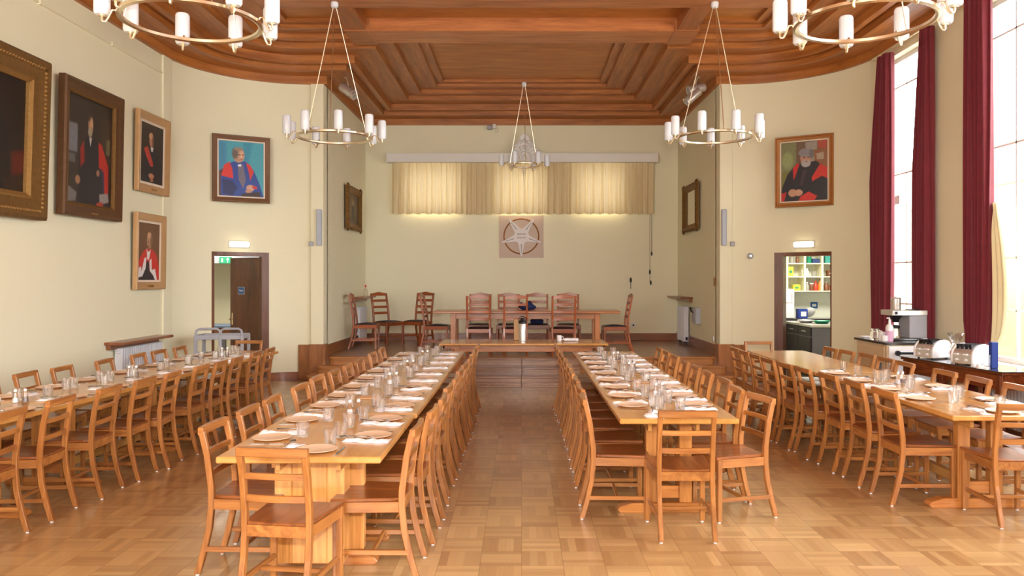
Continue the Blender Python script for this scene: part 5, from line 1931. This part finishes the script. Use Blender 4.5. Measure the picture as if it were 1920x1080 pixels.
bm = B(); tube(bm, [(-.05, -.02, .13), (-.1, -.04, .12), (-.105, -.04, .06), (-.07, -.03, .03)], .009, 8); obj('handle', bm, M['black'], t)
t = thing('steel_pot', 'steel pot standing on top of the coffee machine', 'pot', (4.70, 9.98, 1.292))
bm = B(); lathe(bm, [(.058, 0), (.06, .005), (.06, .14), (.064, .143), (.058, .143), (.056, .01), (0, .008)], 24); obj('body', bm, M['steel'], t, smooth=True)
bm = B(); lathe(bm, [(.06, .144), (.05, .155), (.012, .16), (.012, .178), (0, .18)], 20); obj('lid', bm, M['steel'], t, smooth=True)
t = thing('pump_bottle', 'pink and white pump bottle beside the coffee machine', 'bottle', (4.50, 9.72, .916))
bm = B(); lathe(bm, [(.042, 0), (.046, .01), (.046, .13)], 20); obj('pink_body', bm, M['pinkliq'], t, smooth=True)
bm = B(); lathe(bm, [(.046, .13), (.046, .17), (.034, .2), (.016, .215), (.012, .27)], 20); obj('white_top', bm, M['whiteg'], t, smooth=True)
bm = B(); tube(bm, [(0, 0, .27), (.0, 0, .285), (-.035, 0, .283)], .008, 8); obj('pump', bm, M['whiteg'], t)
t = thing('glass_jug', 'clear glass jug on the servery cabinet', 'jug', (4.44, 9.98, .916))
bm = B(); lathe(bm, [(.045, 0), (.06, .02), (.06, .08), (.045, .12), (.052, .14), (.048, .14), (.04, .12), (.055, .08), (.055, .025), (0, .01)], 20); obj('glass_body', bm, M['glass'], t, smooth=True)
bm = B(); tube(bm, [(.045, 0, .12), (.085, 0, .11), (.09, 0, .06), (.058, 0, .04)], .006, 8); obj('handle', bm, M['glass'], t)


def mug(loc, label, r=.036, h=.085):
    t = thing('cup', label, 'cup', loc, 0, 'cups on the servery')
    bm = B(); lathe(bm, [(r * .8, 0), (r, .008), (r, h), (r * .9, h), (r * .88, .012), (0, .01)], 20); obj('bowl', bm, M['whiteg'], t, smooth=True)
    bm = B(); tube(bm, [(r * .95, 0, h * .8), (r * 1.6, 0, h * .75), (r * 1.6, 0, h * .35), (r * .95, 0, h * .25)], .005, 8); obj('handle', bm, M['whiteg'], t)


mug((4.46, 9.84, .916), 'white cup left of the pump bottle on the servery cabinet', .04, .11)
mug((4.43, 9.70, .916), 'white cup at the front corner of the servery cabinet', .04, .075)
bm = B()
for k in range(3):
    mt = Matrix.Rotation(.2 * k - .2, 4, 'Z') @ Matrix.Translation((0, 0, .008 * k))
    box(bm, -.07, .07, -.1, .1, 0, .006, mt)
o = tag(obj('folded_cloths', bm, M['cloth'], bevel=.002), 'flat folded white cloths at the back corner of the servery cabinet', 'cloth'); o.location = (4.48, 10.28, .916)

# dark side table with toasters
SY0, SY1 = 7.35, 9.2
SY0, SY1 = -.8, .8
t = thing('sideboard_table', 'dark wood side table under the windows, holding two toasters', 'table', (4.67, 8.32, 0), math.radians(8))
bm = B(); box(bm, -.25, .25, SY0, SY1, .79, .80); obj('glass_top', bm, M['slate'], t, bevel=.003)
bm = B(); box(bm, -.24, .24, SY0 + .01, SY1 - .01, .765, .789); obj('table_top', bm, M['sideboard'], t, bevel=.004)
bm = B(); box(bm, -.22, -.19, SY0 + .04, SY1 - .04, .62, .765); box(bm, .19, .22, SY0 + .04, SY1 - .04, .62, .765); box(bm, -.21, .21, SY0 + .04, SY0 + .07, .62, .765); box(bm, -.21, .21, SY1 - .07, SY1 - .04, .62, .765); obj('apron', bm, M['sideboard'], t, bevel=.003)
for x in (-.205, .205):
    for y in (SY0 + .08, (SY0 + SY1) / 2 + .1, SY1 - .08):
        bm = B(); box(bm, x - .03, x + .03, y - .03, y + .03, 0, .765); obj('leg', bm, M['sideboard_z'], t, bevel=.004)


def toaster(loc, rz, label):
    t = thing('toaster', label, 'toaster', loc, rz, 'white four-slot toasters')
    # rounded profile in the x-z plane, x = front (-) to back (+)
    prof = [(-.15, .012), (-.15, .10), (-.13, .14), (-.09, .175), (-.03, .20), (.04, .205), (.11, .19), (.145, .15), (.15, .10), (.15, .012)]
    bm = B(); prism(bm, prof, lambda x, z: (x, -.10, z), lambda x, z: (x, .10, z)); obj('body', bm, M['steel'], t, smooth=True)
    bm = B()
    for y0, y1 in ((-.125, -.10), (.10, .125)):
        prism(bm, [(x * 1.03, z * (1.03 if z > .05 else 1)) for x, z in prof], lambda x, z: (x, y0, z), lambda x, z: (x, y1, z))
    obj('end_cover', bm, M['whiteg'], t, bevel=.006, smooth=True)
    bm = B()
    for y in (-.07, -.025, .025, .07):
        box(bm, -.115, .12, y - .012, y + .012, .16, .208)
    obj('slot', bm, M['black'], t)
    for y in (-.05, .05):
        bm = B(); lathe(bm, [(.015, 0), (.013, .02)], 12, mt=Matrix.Translation((-.15, y, .05)) @ Matrix.Rotation(-PI / 2, 4, 'Y')); obj('knob', bm, M['whiteg'], t)
        bm = B(); box(bm, -.175, -.15, y - .02, y + .02, .10, .115); obj('lever', bm, M['whiteg'], t)
    bm = B()
    for x in (-.12, .12):
        for y in (-.08, .08):
            lathe(bm, [(.012, 0), (.012, .014)], 8, (x, y, 0))
    obj('foot', bm, M['black'], t)


toaster((4.57, 8.84, .801), .45, 'white toaster farther from the camera on the dark side table')
toaster((4.65, 8.22, .801), .45, 'white toaster nearer the camera on the dark side table')
t = thing('bread_bag', 'clear bag of bread between the two toasters', 'bread bag', (4.66, 8.53, .801))
bm = B()
bmesh.ops.create_icosphere(bm, subdivisions=3, radius=1)
for v in bm.verts:
    v.co = Vector((v.co.x * .055, v.co.y * .07, (v.co.z + 1) * .065 + .002))
obj('loaf', bm, M['bread'], t, smooth='all')
bm = B()
rnd = random.Random(9)
secs = []
for k in range(9):
    v = k / 8
    rr = (.078, .082, .078, .07, .05, .03, .05, .075, .085)[k]
    secs.append([((rr + rnd.uniform(-.012, .012)) * math.cos(2 * PI * q / 14), (rr * 1.1 + rnd.uniform(-.012, .012)) * math.sin(2 * PI * q / 14), .002 + .30 * v) for q in range(14)])
loft(bm, secs, cap=False); obj('wrapper', bm, M['plasticbag'], t)
bm = B(); box(bm, -.032, .032, -.03, .03, 0, .255)
o = tag(obj('blue_carton', bm, M['bluecard'], bevel=.004), 'tall blue carton on the dark side table by the window', 'carton'); o.location = (4.66, 7.85, .801)
bm = B(); lathe(bm, [(.03, 0), (.032, .01), (.034, .13), (.031, .13), (.029, .01), (0, .008)], 18)
o = tag(obj('glass_vase', bm, M['glass'], smooth=True), 'tall clear glass beside the blue carton on the side table', 'glass'); o.location = (4.60, 7.86, .801)
for k, (x, y, lb) in enumerate(((4.52, 7.93, 'upturned white ramekin nearest the toaster on the side table'), (4.50, 7.80, 'upturned white ramekin next to the tall clear glass'))):
    bm = B(); lathe(bm, [(.034, 0), (.036, .004), (.03, .035), (.02, .042), (0, .043)], 18)
    o = tag(obj('ramekin', bm, M['whiteg'], smooth=True), lb, 'ramekin', 'ramekins on the side table'); o.location = (x, y, .801)
radiator('white radiator under the windows behind the dark side table', HW - .06, 6.3, 9.1, .12, .62, -1, 'column radiators')

# grey service trolley by the left doorway
t = thing('service_trolley', 'grey plastic service trolley in front of the left doorway', 'trolley', (-4.42, 11.75, 0), .12)
for z, nm in ((.80, 'top_tray'), (.48, 'shelf'), (.18, 'shelf')):
    bm = B(); box(bm, -.33, .33, -.22, .22, z, z + .02)
    for a0, a1, b0, b1 in ((-.34, -.325, -.23, .23), (.325, .34, -.23, .23), (-.34, .34, -.23, -.215), (-.34, .34, .215, .23)):
        box(bm, a0, a1, b0, b1, z, z + .065)
    obj(nm, bm, M['grey'], t, bevel=.005)
for x in (-.325, .02, .325):
    for y in (-.215, .215):
        if x == .02 and y > 0:
            continue
        bm = B(); box(bm, x - .022, x + .022, y - .022, y + .022, .09, .86); lg = obj('leg', bm, M['grey'], t, bevel=.008)
        bm = B(); lathe(bm, [(.04, -.012), (.04, .012)], 14, mt=Matrix.Translation((x, y, .04)) @ Matrix.Rotation(PI / 2, 4, 'Y')); box(bm, x - .008, x + .008, y - .01, y + .01, .05, .09); obj('caster', bm, M['black'], lg)
for x0, x1 in ((-.325, .02), (.02, .325)):
    bm = B(); tube(bm, [(x0, -.215, .86), (x0 + .01, -.215, .93), (x0 + .05, -.215, .955), (x1 - .05, -.215, .955), (x1 - .01, -.215, .93), (x1, -.215, .86)], .018, 10); obj('handle', bm, M['grey'], t, smooth=True)
